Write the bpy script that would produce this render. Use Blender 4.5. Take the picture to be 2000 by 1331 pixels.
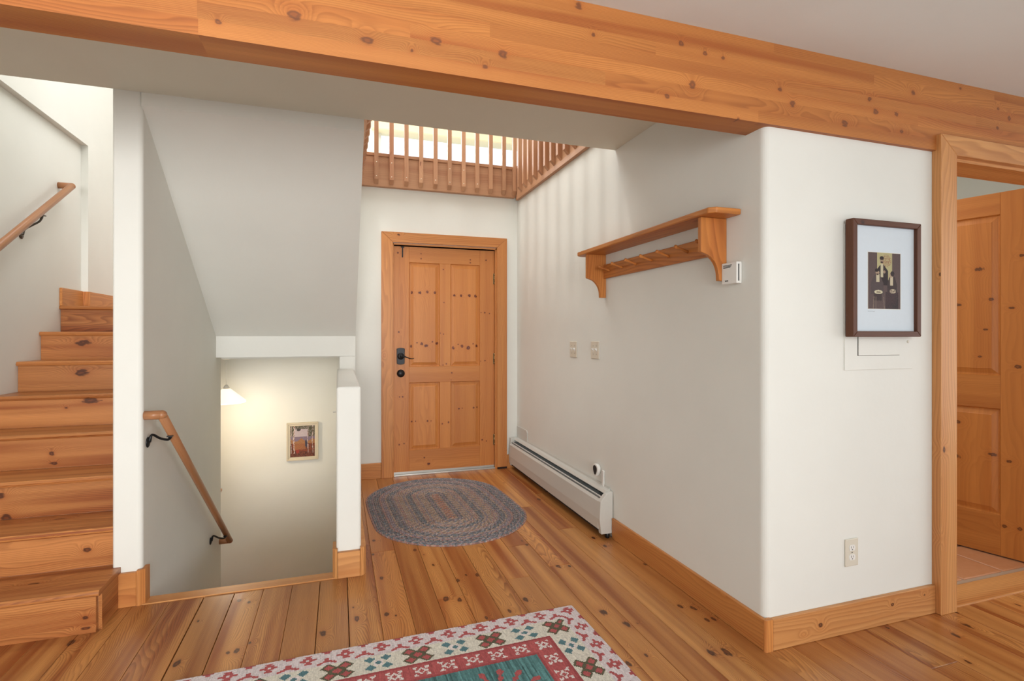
import bpy, bmesh, math, random
from mathutils import Vector, Matrix
random.seed(7)
R = random.Random(11)
C = bpy.context.scene.collection
for o in list(bpy.data.objects): bpy.data.objects.remove(o)

# ------------------------------------------------------------ camera, world, light, exposure
sc = bpy.context.scene
cd = bpy.data.cameras.new('camera'); cam = bpy.data.objects.new('camera', cd); C.objects.link(cam)
cam.location = (0, 0, 1.245)
cam.rotation_euler = (math.pi/2, 0, -math.atan(338/1030))
cd.sensor_width = 36; cd.lens = 1030/2000*36; cd.shift_y = -10.5/2000; cd.clip_start = .02
sc.camera = cam
sc.view_settings.view_transform = 'Standard'; sc.view_settings.look = 'None'
sc.view_settings.gamma = 1; sc.view_settings.use_curve_mapping = False
sc.view_settings.exposure = -0.36
w = bpy.data.worlds.new('sky'); sc.world = w; w.use_nodes = True
bg = w.node_tree.nodes['Background']; bg.inputs[0].default_value = (.90, .95, 1, 1); bg.inputs[1].default_value = 1.7

def area(name, loc, rot, sx, sy, power, col=(1, 1, 1), spread=180):
    l = bpy.data.lights.new(name, 'AREA'); l.shape = 'RECTANGLE'; l.size = sx; l.size_y = sy
    l.energy = power; l.color = col; l.spread = math.radians(spread)
    o = bpy.data.objects.new(name, l); C.objects.link(o); o.location = loc; o.rotation_euler = rot
    return o
PI = math.pi
# daylight from unseen windows behind the camera; the other three are added fill
area('daylight_rear_window', (-.45, -4.35, 1.35), (PI/2, 0, math.radians(9)), 2.3, 1.9, 92, (1, .99, .97), 76)
area('west_window_fill', (-1.70, -1.9, 1.35), (PI/2, 0, -PI/2), 3.4, 1.9, 20, (1, .985, .96))  # unseen left-hand source added to brighten the entry's right wall
area('side_window_fill', (5.35, -1.2, 1.35), (PI/2, 0, PI/2), 3.6, 1.9, 44, (1, .985, .96))  # unseen right-hand source, fill added for the left stairwell wall
area('living_room_overhead_fill', (1.6, -2.4, 2.38), (0, 0, 0), 2.6, 1.6, 66, (.98, .985, 1))  # no fixture here; overhead area light added to lift the floor bounce
# daylight through the upstairs windows; the other upstairs and vestibule lights are added fill
area('daylight_upstairs', (.9, 6.15, 3.4), (-PI/2 + .0, 0, 0), 2.6, .7, 70, (.95, .97, 1))
area('upstairs_overhead_fill', (.4, 4.2, 4.6), (0, 0, 0), 3.2, 1.6, 120, (.98, .985, 1))  # unseen overhead fill added to brighten the upper void and entry
area('upstairs_stripe_light', (-1.45, 3.5, 4.1), (0, -math.radians(62), 0), .5, .09, 27, (1, .97, .92))  # narrow strip added to throw baluster bands onto the entry walls
area('vestibule_overhead_fill', (2.9, 2.6, 2.45), (0, 0, 0), .8, .8, 8, (1, .98, .95))  # soft fill added to light the open door leaf
vl = bpy.data.lights.new('vestibule_point_fill', 'POINT'); vl.energy = 20; vl.color = (1, .985, .95); vl.shadow_soft_size = .12  # unseen point fill added to brighten the vestibule wall tops
vo = bpy.data.objects.new('vestibule_point_fill', vl); C.objects.link(vo); vo.location = (2.45, 2.9, 2.1)

K_FLOOR=[(-0.065,2.338,0,0.013,0.025,.05),(0.075,2.412,0,0.012,0.023,.05),(0.062,2.516,0,0.006,0.011,.05),(0.207,2.779,0,0.010,0.019,.05),(0.202,2.412,0,0.011,0.021,.05),(0.240,2.384,0,0.005,0.009,.05),(0.480,2.463,0,0.015,0.028,.05),(0.538,2.434,0,0.010,0.019,.05),(0.575,2.629,0,0.010,0.019,.05),(0.681,2.654,0,0.009,0.017,.05),(0.626,2.672,0,0.006,0.011,.05),(0.731,2.264,0,0.008,0.015,.05),(0.617,2.242,0,0.008,0.015,.05),(0.835,2.336,0,0.011,0.021,.05),(0.203,3.291,0,0.010,0.019,.05),(0.185,3.085,0,0.009,0.017,.05),(0.417,3.077,0,0.009,0.017,.05),(1.120,2.618,0,0.010,0.019,.05),(0.487,2.846,0,0.008,0.015,.05),(1.129,2.124,0,0.014,0.027,.05),(1.179,2.006,0,0.014,0.027,.05),(1.136,1.785,0,0.007,0.013,.05),(1.039,1.758,0,0.010,0.019,.05),(1.489,2.058,0,0.009,0.017,.05),(1.535,2.024,0,0.010,0.019,.05),(1.528,1.924,0,0.007,0.013,.05),(1.561,1.924,0,0.009,0.017,.05),(1.445,1.706,0,0.014,0.027,.05),(1.386,1.715,0,0.014,0.027,.05),(1.578,2.495,0,0.009,0.017,.05),(1.486,2.924,0,0.012,0.023,.05),(1.493,2.787,0,0.013,0.025,.05),(1.437,3.733,0,0.013,0.025,.05),(1.123,2.617,0,0.010,0.019,.05),(1.180,2.605,0,0.008,0.015,.05),(1.060,2.944,0,0.011,0.021,.05),(2.557,1.537,0,0.012,0.023,.05),(2.430,1.502,0,0.012,0.023,.05),(2.275,1.367,0,0.008,0.015,.05),(2.976,1.582,0,0.007,0.013,.05),(2.632,1.626,0,0.006,0.011,.05),(-0.582,2.605,0,0.006,0.011,.05),(-0.584,2.295,0,0.011,0.021,.05),(-0.413,2.309,0,0.007,0.013,.05),(-0.382,2.313,0,0.010,0.019,.05),(-1.029,2.583,0,0.014,0.027,.05),(-0.341,2.359,0,0.008,0.015,.05),(-0.443,2.748,0,0.009,0.017,.05),(-0.397,2.716,0,0.008,0.015,.05)]
K_STAIR=[(-1.004,2.642,0.068,0.014,0.050,0.011),(-1.002,2.642,0.022,0.018,0.050,0.006),(-1.094,2.897,0.260,0.015,0.050,0.011),(-1.533,3.152,0.474,0.018,0.050,0.016),(-1.442,3.407,0.616,0.012,0.050,0.013),(-1.434,3.407,0.568,0.018,0.050,0.008),(-1.367,3.662,0.866,0.045,0.050,0.018),(-1.507,3.917,1.015,0.036,0.050,0.020),(-1.598,4.172,1.195,0.042,0.050,0.018),(-1.241,2.782,0.181,0.025,0.008,.03),(-1.509,3.154,0.362,0.025,0.008,.03),(-1.267,3.082,0.362,0.025,0.008,.03),(-1.800,4.525,1.492,.03,0.016,0.011)]
K_BEAM=[(-0.123,1.648,2.173,0.016,.03,0.013),(0.081,1.648,2.133,0.016,.03,0.013),(0.287,1.648,2.169,0.016,.03,0.013),(0.510,1.648,2.164,0.014,.03,0.012),(0.449,1.648,2.115,0.010,.03,0.008),(-0.320,1.648,2.117,0.008,.03,0.007),(0.215,1.648,2.127,0.007,.03,0.006),(0.838,1.648,2.286,0.008,.03,0.007),(1.195,1.648,2.319,0.010,.03,0.008),(0.786,1.648,2.383,0.013,.03,0.011),(1.300,1.648,2.298,0.008,.03,0.007),(1.381,1.648,2.296,0.008,.03,0.007),(1.246,1.648,2.172,0.014,.03,0.012),(1.653,1.648,2.216,0.011,.03,0.009),(1.717,1.648,2.165,0.013,.03,0.011),(1.994,1.648,2.124,0.016,.03,0.013),(2.133,1.648,2.244,0.011,.03,0.009),(2.169,1.648,2.197,0.013,.03,0.011),(2.290,1.648,2.199,0.012,.03,0.010),(2.320,1.648,2.132,0.011,.03,0.009),(2.393,1.648,2.308,0.013,.03,0.011),(2.703,1.648,2.375,0.008,.03,0.007),(2.948,1.648,2.222,0.008,.03,0.007),(3.033,1.648,2.276,0.012,.03,0.010),(2.954,1.648,2.315,0.007,.03,0.006),(1.134,1.648,2.115,0.010,.03,0.008),(1.453,1.648,2.074,0.005,.03,0.004)]
K_DOOR=[(0.618,4.750,1.627,0.013,.03,0.013),(0.687,4.750,1.625,0.014,.03,0.014),(0.756,4.750,1.634,0.013,.03,0.013),(0.828,4.750,1.629,0.013,.03,0.013),(1.004,4.750,1.609,0.013,.03,0.013),(1.065,4.750,1.607,0.013,.03,0.013),(1.142,4.750,1.610,0.013,.03,0.013),(1.202,4.750,1.606,0.013,.03,0.013),(0.614,4.750,1.145,0.014,.03,0.014),(0.705,4.750,1.166,0.013,.03,0.013),(0.751,4.750,1.150,0.016,.03,0.016),(0.843,4.750,1.171,0.013,.03,0.013),(0.997,4.750,1.127,0.014,.03,0.014),(1.075,4.750,1.144,0.013,.03,0.013),(1.136,4.750,1.126,0.016,.03,0.016),(1.214,4.750,1.145,0.013,.03,0.013),(0.665,4.750,1.177,0.006,.03,0.006),(0.802,4.750,1.184,0.006,.03,0.006),(1.040,4.750,1.161,0.006,.03,0.006),(1.181,4.750,1.164,0.006,.03,0.006),(0.903,4.750,1.842,0.006,.03,0.006),(0.908,4.750,1.542,0.006,.03,0.006),(0.875,4.750,1.263,0.006,.03,0.006),(0.904,4.750,1.254,0.006,.03,0.006),(0.899,4.750,0.973,0.006,.03,0.006),(0.929,4.750,0.983,0.006,.03,0.006),(1.257,4.750,1.454,0.006,.03,0.006),(1.337,4.750,1.447,0.006,.03,0.006),(1.253,4.750,1.004,0.006,.03,0.006),(0.650,4.750,0.474,0.006,.03,0.006),(0.791,4.750,0.470,0.006,.03,0.006),(1.079,4.750,0.572,0.006,.03,0.006),(1.218,4.750,0.575,0.006,.03,0.006),(0.512,4.750,0.697,0.006,.03,0.006),(0.550,4.750,0.280,0.006,.03,0.006),(1.306,4.750,0.256,0.006,.03,0.006),(0.701,4.750,1.977,0.006,.03,0.006),(0.701,4.750,1.931,0.006,.03,0.006),(1.154,4.750,1.942,0.006,.03,0.006),(1.154,4.750,1.914,0.006,.03,0.006),(0.974,4.750,0.835,0.006,.03,0.006),(0.729,4.750,0.142,0.006,.03,0.006),(1.292,4.750,1.454,0.008,.03,0.008),(1.296,4.750,1.007,0.008,.03,0.008),(0.503,4.750,1.272,0.008,.03,0.008),(0.980,4.750,0.900,0.008,.03,0.008),(0.618,4.750,0.472,0.008,.03,0.008),(0.760,4.750,0.470,0.008,.03,0.008),(0.893,4.750,0.439,0.008,.03,0.008),(0.951,4.750,0.449,0.008,.03,0.008),(1.048,4.750,0.569,0.008,.03,0.008),(1.187,4.750,0.573,0.008,.03,0.008),(0.537,4.750,0.698,0.008,.03,0.008),(0.507,4.750,0.273,0.008,.03,0.008),(1.267,4.750,0.271,0.008,.03,0.008),(1.302,4.750,1.943,0.008,.03,0.008),(0.495,4.750,1.976,0.008,.03,0.008),(0.769,4.750,0.082,0.014,.03,0.014)]
K_DOOR2=[(3.491,2.043,1.624,.03,0.021,0.013),(3.466,2.135,1.423,.03,0.013,0.008),(3.505,1.990,1.448,.03,0.013,0.008),(3.499,2.014,1.277,.03,0.010,0.006),(3.459,2.162,1.239,.03,0.013,0.008),(3.528,1.903,1.395,.03,0.013,0.008),(3.534,1.881,1.072,.03,0.014,0.009),(3.540,1.862,1.680,.03,0.013,0.008),(3.460,2.157,0.953,.03,0.014,0.009),(3.492,2.039,1.122,.03,0.010,0.006),(3.464,2.143,0.876,.03,0.008,0.005),(3.466,2.134,0.734,.03,0.016,0.010),(3.507,1.985,0.569,.03,0.016,0.010),(3.461,2.152,0.529,.03,0.024,0.015),(3.526,1.914,0.546,.03,0.013,0.008),(3.536,1.875,0.184,.03,0.013,0.008),(3.521,1.932,0.181,.03,0.013,0.008)]
K_TRIM=[(2.555,1.628,0.736,0.011,.03,0.013),(2.525,1.628,0.341,0.009,.03,0.011),(1.866,1.648,0.063,0.011,.03,0.011),(2.269,1.648,0.082,0.008,.03,0.008)]
# ------------------------------------------------------------ materials
def L(c):
    return tuple(((x/255)/12.92 if x/255 <= .04045 else ((x/255+.055)/1.055)**2.4) for x in c) + (1,)
class NT:
    def __init__(s, name):
        s.m = bpy.data.materials.new(name); s.m.use_nodes = True; s.t = s.m.node_tree
        s.b = s.t.nodes['Principled BSDF']
    def n(s, typ, **k):
        nd = s.t.nodes.new(typ)
        for a, v in k.items(): setattr(nd, a, v)
        return nd
    def put(s, sock, v):
        if isinstance(v, bpy.types.NodeSocket): s.t.links.new(v, sock)
        elif v is not None: sock.default_value = v
    def math(s, op, a, b=None, c=None, clamp=False):
        nd = s.n('ShaderNodeMath', operation=op); nd.use_clamp = clamp
        s.put(nd.inputs[0], a); s.put(nd.inputs[1], b); s.put(nd.inputs[2], c); return nd.outputs[0]
    def vm(s, op, a, b=None):
        nd = s.n('ShaderNodeVectorMath', operation=op); s.put(nd.inputs[0], a); s.put(nd.inputs[1], b)
        return nd.outputs['Value'] if op in ('LENGTH', 'DISTANCE', 'DOT_PRODUCT') else nd.outputs[0]
    def mix(s, f, a, b, typ='MIX'):
        nd = s.n('ShaderNodeMix', data_type='RGBA', blend_type=typ); s.put(nd.inputs[0], f); s.put(nd.inputs[6], a); s.put(nd.inputs[7], b)
        return nd.outputs[2]
    def noise(s, vec, scale, detail=2, rough=.5, out=0):
        nd = s.n('ShaderNodeTexNoise'); s.put(nd.inputs['Vector'], vec); nd.inputs['Scale'].default_value = scale
        nd.inputs['Detail'].default_value = detail; nd.inputs['Roughness'].default_value = rough; return nd.outputs[out]
    def ramp(s, v, a, b, c=0., d=1.):
        nd = s.n('ShaderNodeMapRange', interpolation_type='SMOOTHSTEP'); s.put(nd.inputs[0], v)
        for i, x in enumerate((a, b, c, d)): nd.inputs[i+1].default_value = x
        return nd.outputs[0]
    def bump(s, h, strength, dist):
        nd = s.n('ShaderNodeBump'); nd.inputs['Strength'].default_value = strength; nd.inputs['Distance'].default_value = dist
        s.put(nd.inputs['Height'], h); s.t.links.new(nd.outputs[0], s.b.inputs['Normal'])
    def comb(s, x, y, z):
        nd = s.n('ShaderNodeCombineXYZ'); s.put(nd.inputs[0], x); s.put(nd.inputs[1], y); s.put(nd.inputs[2], z); return nd.outputs[0]

def plain(name, col, rough=.6, metal=0, bump=0, emis=None, spec=None, scale=60):
    M = NT(name); M.b.inputs['Base Color'].default_value = L(col); M.b.inputs['Roughness'].default_value = rough
    M.b.inputs['Metallic'].default_value = metal
    pos = M.n('ShaderNodeNewGeometry').outputs['Position']
    nz = M.noise(pos, scale, 3)
    M.put(M.b.inputs['Base Color'], M.mix(M.math('MULTIPLY', nz, .10), L(col), L(tuple(x*.8 for x in col))))
    if bump: M.bump(nz, bump, .002)
    if emis: M.b.inputs['Emission Color'].default_value = L(col); M.b.inputs['Emission Strength'].default_value = emis
    return M.m

def plaster(name, col):
    M = NT(name); pos = M.n('ShaderNodeNewGeometry').outputs['Position']
    a = M.noise(pos, 3.1, 4, .55); b = M.noise(pos, 38, 2)
    M.put(M.b.inputs['Base Color'], M.mix(a, L(col), L(tuple(x*.965 for x in col))))
    M.b.inputs['Roughness'].default_value = .62; M.b.inputs['Specular IOR Level'].default_value = .3
    M.bump(M.math('ADD', a, M.math('MULTIPLY', b, .12)), .25, .012)
    return M.m

def wood(name, light, dark, knot=(70, 36, 22), ring=190, contrast=.75, knots=(), auto=.11, vary=.35, rough=.36, amp=.055, red=(150, 78, 40), redamt=.35, fibre=.25, kstr=.9):
    """knotty pine: growth rings that bend round the knots; 'wood' attribute = (along, across, board seed)"""
    M = NT(name); at = M.n('ShaderNodeAttribute', attribute_name='wood').outputs['Vector']
    sp = M.n('ShaderNodeSeparateXYZ'); M.put(sp.inputs[0], at); al, ac, sd = sp.outputs
    pos = M.n('ShaderNodeNewGeometry').outputs['Position']
    wn = M.n('ShaderNodeTexWhiteNoise', noise_dimensions='1D'); M.put(wn.inputs['W'], sd)
    rs = M.n('ShaderNodeSeparateColor'); M.put(rs.inputs[0], wn.outputs['Color']); r1, r2, r3 = rs.outputs
    zo = M.math('MULTIPLY', sd, 3.7)
    low = M.noise(M.comb(M.math('MULTIPLY', al, .9), M.math('MULTIPLY', ac, 5.5), zo), 1, 2, .45)
    mid = M.noise(M.comb(M.math('MULTIPLY', al, 4), M.math('MULTIPLY', ac, 26), zo), 1, 2, .5)
    streak = M.noise(M.comb(M.math('MULTIPLY', al, .55), M.math('MULTIPLY', ac, 16), M.math('ADD', zo, 40)), 1, 2)
    kn = M.noise(M.comb(M.math('MULTIPLY', al, 22), M.math('MULTIPLY', ac, 60), zo), 1, 2)
    # knots
    kd = None
    if auto:
        vo = M.n('ShaderNodeTexVoronoi'); vo.inputs['Scale'].default_value = 1
        M.put(vo.inputs['Vector'], M.comb(M.math('MULTIPLY', al, 3.2), M.math('MULTIPLY', ac, 5.2), zo))
        kd = M.math('DIVIDE', vo.outputs['Distance'], auto)
    for k in knots:
        d = M.vm('LENGTH', M.vm('MULTIPLY', M.vm('SUBTRACT', pos, tuple(k[:3])), tuple(1/x for x in k[3:])))
        kd = d if kd is None else M.math('MINIMUM', kd, d)
    slope = M.math('MULTIPLY_ADD', r1, .85, .25)
    f = M.math('MULTIPLY', ac, slope)
    f = M.math('MULTIPLY_ADD', low, amp*2.2, f); f = M.math('MULTIPLY_ADD', mid, amp*.09, f)
    if kd is not None:
        g = M.math('EXPONENT', M.math('MULTIPLY', M.math('MULTIPLY', kd, kd), -.16))
        f = M.math('MULTIPLY_ADD', g, .03, f)
    t = M.math('FRACT', M.math('MULTIPLY', f, ring))
    line = M.math('MULTIPLY', M.math('POWER', t, 1.9), M.math('SUBTRACT', 1, M.math('POWER', t, 12)))
    line = M.math('MULTIPLY', line, M.math('MULTIPLY_ADD', streak, 1.5, .15))
    fib = M.noise(M.comb(M.math('MULTIPLY', al, 9), M.math('MULTIPLY', ac, 420), zo), 1, 2)
    col = M.mix(M.math('MULTIPLY', M.ramp(streak, .42, .75), redamt*1.6, clamp=True), L(light), L(red))
    col = M.mix(M.math('MULTIPLY', M.ramp(streak, .46, .25), redamt*.8, clamp=True), col, L(tuple(min(255, c*1.08+8) for c in light)))
    col = M.mix(M.math('MULTIPLY', r2, vary), col, L(tuple(a*.62+b*.38 for a, b in zip(red, light))))
    col = M.mix(M.math('MULTIPLY', line, contrast, clamp=True), col, L(dark))
    col = M.mix(M.math('MULTIPLY', fib, fibre), col, L(dark))
    if kd is not None:
        halo = M.math('EXPONENT', M.math('MULTIPLY', M.math('MULTIPLY', kd, kd), -.38))
        col = M.mix(M.math('MULTIPLY', halo, .55), col, L(red))
        kr = M.math('ADD', kd, M.math('MULTIPLY_ADD', kn, 2.0, -1.0))
        core = M.ramp(kr, 1.15, .62)
        col = M.mix(M.math('MULTIPLY', core, kstr), col, L(knot))
        col = M.mix(M.math('MULTIPLY', M.ramp(kr, .4, .1), .35), col, L(red))
    hsv = M.n('ShaderNodeHueSaturation'); M.put(hsv.inputs['Color'], col)
    M.put(hsv.inputs['Value'], M.math('MULTIPLY_ADD', r3, vary*.6, 1-vary*.3))
    M.put(M.b.inputs['Base Color'], hsv.outputs[0])
    M.b.inputs['Roughness'].default_value = rough; M.b.inputs['Specular IOR Level'].default_value = .42
    M.bump(M.math('ADD', line, fib), .12, .0012)
    return M.m

def attrcol(name, rough=.9, bump=0, ribs=None):
    M = NT(name); a = M.n('ShaderNodeAttribute', attribute_name='paint').outputs['Color']
    pos = M.n('ShaderNodeNewGeometry').outputs['Position']
    nz = M.noise(pos, 420, 2)
    if ribs:
        st = M.noise(M.vm('MULTIPLY', pos, ribs), 1, 2)
        a = M.mix(M.math('MULTIPLY', M.ramp(st, .4, .75), .42), a, M.mix(1, a, (.45, .45, .45, 1), 'MULTIPLY'))
        nz = M.math('ADD', nz, st)
    M.put(M.b.inputs['Base Color'], a); M.b.inputs['Roughness'].default_value = rough; M.b.inputs['Specular IOR Level'].default_value = .15
    if bump: M.bump(nz, bump, .003)
    return M.m
WALL = plaster('white_plaster', (230, 230, 223))
CEIL = plaster('ceiling_plaster', (226, 223, 208))
CREAM = plain('cream_paint', (238, 226, 190), .6)
M_FLOOR = wood('pine_floor', (222, 160, 92), (112, 56, 24), knots=K_FLOOR, auto=.04, ring=270, contrast=1.0, vary=.6, rough=.3, red=(158, 84, 38), redamt=.75, knot=(62, 36, 26), fibre=.4)
M_BEAM = wood('pine_beam', (200, 132, 68), (128, 68, 30), knots=[k[:3]+(k[3]*1.15, k[4], k[5]*1.15) for k in K_BEAM], auto=0, ring=190, contrast=.75, vary=.4, rough=.5, red=(172, 96, 44), redamt=.6, knot=(96, 58, 40), kstr=.75)
M_STAIR = wood('pine_stair', (203, 138, 80), (104, 52, 24), knots=K_STAIR, auto=.035, ring=210, contrast=.85, vary=.4, rough=.33, red=(150, 78, 36), redamt=.6)
M_DOOR = wood('pine_door', (206, 136, 70), (158, 88, 40), knots=K_DOOR, auto=0, ring=120, contrast=.45, vary=.25, rough=.42, red=(186, 112, 56), redamt=.35, knot=(92, 38, 24), kstr=1.0)
M_DOOR2 = wood('alder_door', (196, 124, 58), (150, 84, 34), knots=K_DOOR2, auto=0, ring=110, contrast=.45, vary=.25, rough=.4, red=(172, 98, 40), redamt=.4, knot=(66, 34, 18), kstr=.8)
M_TRIM = wood('pine_trim', (208, 142, 78), (146, 80, 36), knots=K_TRIM, auto=.05, ring=105, contrast=.7, vary=.2, rough=.42, red=(190, 112, 56), redamt=.3)
M_TRIML = wood('pale_pine_trim', (216, 158, 98), (158, 96, 50), knots=K_TRIM, auto=.03, ring=85, contrast=.8, vary=.2, rough=.42, red=(194, 124, 66), redamt=.4)
M_SHELF = wood('pine_shelf', (208, 136, 66), (138, 70, 28), auto=.03, ring=95, contrast=.75, vary=.2, rough=.42, red=(180, 96, 44), redamt=.3)
M_RAILING = wood('pine_railing', (200, 154, 118), (146, 96, 68), knot=(110, 60, 44), auto=.10, ring=120, contrast=.4, vary=.25, rough=.5, red=(176, 122, 90), redamt=.4)
M_HAND = wood('oak_handrail', (176, 124, 84), (118, 72, 44), auto=0, ring=260, contrast=.5, vary=.1, rough=.35, red=(160, 96, 58), redamt=.3)
M_FRAME = wood('dark_mahogany', (96, 52, 26), (48, 26, 14), auto=.05, knot=(40, 18, 12), ring=200, contrast=.6, vary=.1, rough=.5, red=(84, 40, 20), redamt=.4)
BLACK = plain('black_iron', (38, 38, 40), .38, .6, .2)
PEWTER = plain('dark_pewter', (92, 88, 82), .35, .85, .1)
BRASS = plain('aged_brass', (142, 120, 84), .35, .9)
WHITEP = plain('white_plastic', (232, 231, 226), .35)
ALMOND = plain('almond_plastic', (216, 210, 194), .35)
DARK = plain('dark_slot', (34, 34, 34), .7)
HEAT = plain('heater_enamel', (206, 205, 198), .4)
FIN = plain('heater_fins', (134, 138, 136), .45, .4, .3, scale=300)
ALU = plain('aluminium_strip', (190, 188, 182), .35, .7)
MAT = plain('photo_mat', (208, 218, 226), .8)
SUB = plain('dark_subfloor', (40, 22, 12), .9)
PFRAME = plain('ivory_frame', (212, 200, 176), .5, 0, .2)
SHADE = plain('opal_glass', (255, 238, 208), .3, emis=1.5)
GROUT = plain('tile_grout', (176, 150, 128), .9)
SCREWM = plain('screw_cap', (250, 240, 220), .4)
def tiles():
    M = NT('terracotta_tile'); pos = M.n('ShaderNodeNewGeometry').outputs['Position']
    a = M.noise(pos, 4, 4); b = M.noise(pos, 30, 3)
    c = M.mix(a, L((196, 136, 92)), L((178, 114, 72))); c = M.mix(M.math('MULTIPLY', b, .4), c, L((210, 160, 128)))
    M.put(M.b.inputs['Base Color'], c); M.b.inputs['Roughness'].default_value = .45; M.bump(b, .2, .003); return M.m
TILE = tiles()
def glassm(name):
    M = NT(name); M.b.inputs['Transmission Weight'].default_value = 1; M.b.inputs['Roughness'].default_value = 0; M.b.inputs['IOR'].default_value = 1.02
    M.b.inputs['Base Color'].default_value = (.96, .98, 1, 1); return M.m
PANE = glassm('window_glass')

# ------------------------------------------------------------ mesh builder
class MB:
    def __init__(s): s.v = []; s.f = []; s.a = []; s.smooth = []; s.T = None; s.c = []; s.paint = False
    def add(s, verts, faces, axis=None, seed=None, smooth=False, cols=None):
        if seed is None: seed = R.uniform(0, 60)
        verts = [Vector(v) for v in verts]; o = len(s.v)
        if axis is None:
            ext = [max(v[i] for v in verts)-min(v[i] for v in verts) for i in range(3)]; axis = ext.index(max(ext))
        A = Vector([(1, 0, 0), (0, 1, 0), (0, 0, 1)][axis]) if isinstance(axis, int) else Vector(axis).normalized()
        for fi, f in enumerate(faces):
            p = [verts[i] for i in f]; n = Vector((0, 0, 0))
            for i in range(len(p)): n += p[i].cross(p[(i+1) % len(p)])
            n = n.normalized() if n.length > 1e-12 else Vector((0, 0, 1))
            if abs(n.dot(A)) > .9:
                u = Vector((1, 0, 0)) if abs(A.x) < .5 else Vector((0, 1, 0)); u = (u-A*u.dot(A)).normalized(); x = A.cross(u)
                s.a += [(q.dot(u)*.15, q.dot(x), seed) for q in p]
            else:
                x = n.cross(A).normalized(); k = max(range(3), key=lambda i: abs(x[i]))
                if x[k] < 0: x = -x
                s.a += [(q.dot(A), q.dot(x), seed) for q in p]
            s.f.append([i+o for i in f]); s.smooth.append(smooth); s.c.append(cols[fi] if cols else (1, 1, 1, 1))
        s.v += [s.T @ v for v in verts] if s.T else verts
        return s
    def box(s, a, b, axis=None, bev=.0015, seg=1, seed=None):
        lo = [min(x, y) for x, y in zip(a, b)]; hi = [max(x, y) for x, y in zip(a, b)]
        bm = bmesh.new(); bmesh.ops.create_cube(bm, size=1)
        for v in bm.verts: v.co = Vector([(l+h)/2+c*(h-l) for l, h, c in zip(lo, hi, v.co)])
        if axis is None:
            ext = [h-l for l, h in zip(lo, hi)]; axis = ext.index(max(ext))
        if bev: 
            bev = min(bev, min(h-l for l, h in zip(lo, hi))*.45)
            bmesh.ops.bevel(bm, geom=bm.edges[:], offset=bev, segments=seg, affect='EDGES', profile=.5)
        return s._bm(bm, axis, seed)
    def _bm(s, bm, axis, seed, smooth=False):
        bm.verts.index_update()
        V = [v.co.copy() for v in bm.verts]; F = [[v.index for v in f.verts] for f in bm.faces]; bm.free()
        return s.add(V, F, axis, seed, smooth)
    def prism(s, poly, plane, lo, hi, axis=None, bev=0, seg=2, seed=None, smooth=False):
        """poly in 2D, plane 'xy','xz','yz'; extruded lo..hi along the third axis"""
        def P(a, b, c): return {'xy': (a, b, c), 'xz': (a, c, b), 'yz': (c, a, b)}[plane]
        bm = bmesh.new(); A = [bm.verts.new(P(x, y, lo)) for x, y in poly]; B = [bm.verts.new(P(x, y, hi)) for x, y in poly]; n = len(poly)
        bm.faces.new(A); bm.faces.new(B[::-1])
        for i in range(n): bm.faces.new([A[i], B[i], B[(i+1) % n], A[(i+1) % n]])
        bmesh.ops.recalc_face_normals(bm, faces=bm.faces)
        if bev: bmesh.ops.bevel(bm, geom=bm.edges[:], offset=bev, segments=seg, affect='EDGES', profile=.5)
        return s._bm(bm, axis, seed, smooth)
    def lathe(s, prof, c, n=32, ax=2, seed=None, axis=None):
        V = []; F = []
        for r, h in prof:
            for i in range(n):
                t = 2*PI*i/n; q = [r*math.cos(t), r*math.sin(t)]
                p = {2: (q[0], q[1], h), 1: (q[0], h, q[1]), 0: (h, q[0], q[1])}[ax]; V.append(tuple(a+b for a, b in zip(p, c)))
        for j in range(len(prof)-1):
            for i in range(n): F.append([j*n+i, j*n+(i+1) % n, (j+1)*n+(i+1) % n, (j+1)*n+i])
        if prof[0][0] > 1e-6: F.append(list(range(n))[::-1])
        if prof[-1][0] > 1e-6: F.append([(len(prof)-1)*n+i for i in range(n)])
        return s.add(V, F, axis if axis is not None else ax, seed, True)
    def tube(s, pts, rad, n=12, seed=None, sq=(1, 1), caps=True):
        pts = [Vector(p) for p in pts]; V = []; F = []; m = len(pts)
        rad = rad if isinstance(rad, (list, tuple)) else [rad]*m
        up0 = None
        for i, p in enumerate(pts):
            d = (pts[min(i+1, m-1)]-pts[max(i-1, 0)]).normalized()
            if up0 is None:
                up0 = Vector((0, 0, 1)) if abs(d.z) < .9 else Vector((1, 0, 0))
            u = (up0-d*up0.dot(d)).normalized(); up0 = u; x = d.cross(u)
            for k in range(n):
                t = 2*PI*k/n; V.append(p+(x*math.cos(t)*sq[0]+u*math.sin(t)*sq[1])*rad[i])
        for i in range(m-1):
            for k in range(n): F.append([i*n+k, i*n+(k+1) % n, (i+1)*n+(k+1) % n, (i+1)*n+k])
        if caps: F.append(list(range(n))[::-1]); F.append([(m-1)*n+k for k in range(n)])
        d = pts[-1]-pts[0]
        return s.add(V, F, tuple(d) if d.length > 1e-6 else 2, seed, True)
    def build(s, name, mat, parent=None, org=None):
        o0 = Vector((0, 0, 0)); q = parent
        while q is not None: o0 += Vector(q.location); q = q.parent
        loc = Vector((0, 0, 0))
        if parent is None:
            if org is None:
                xs = [[v[i] for v in s.v] for i in range(3)]
                org = ((min(xs[0])+max(xs[0]))/2, (min(xs[1])+max(xs[1]))/2, min(xs[2]))
            loc = Vector(org); o0 = loc
        me = bpy.data.meshes.new(name); me.from_pydata([tuple(Vector(v)-o0) for v in s.v], [], s.f)
        at = me.attributes.new('wood', 'FLOAT_VECTOR', 'CORNER')
        at.data.foreach_set('vector', [x for a in s.a for x in a])
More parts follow.
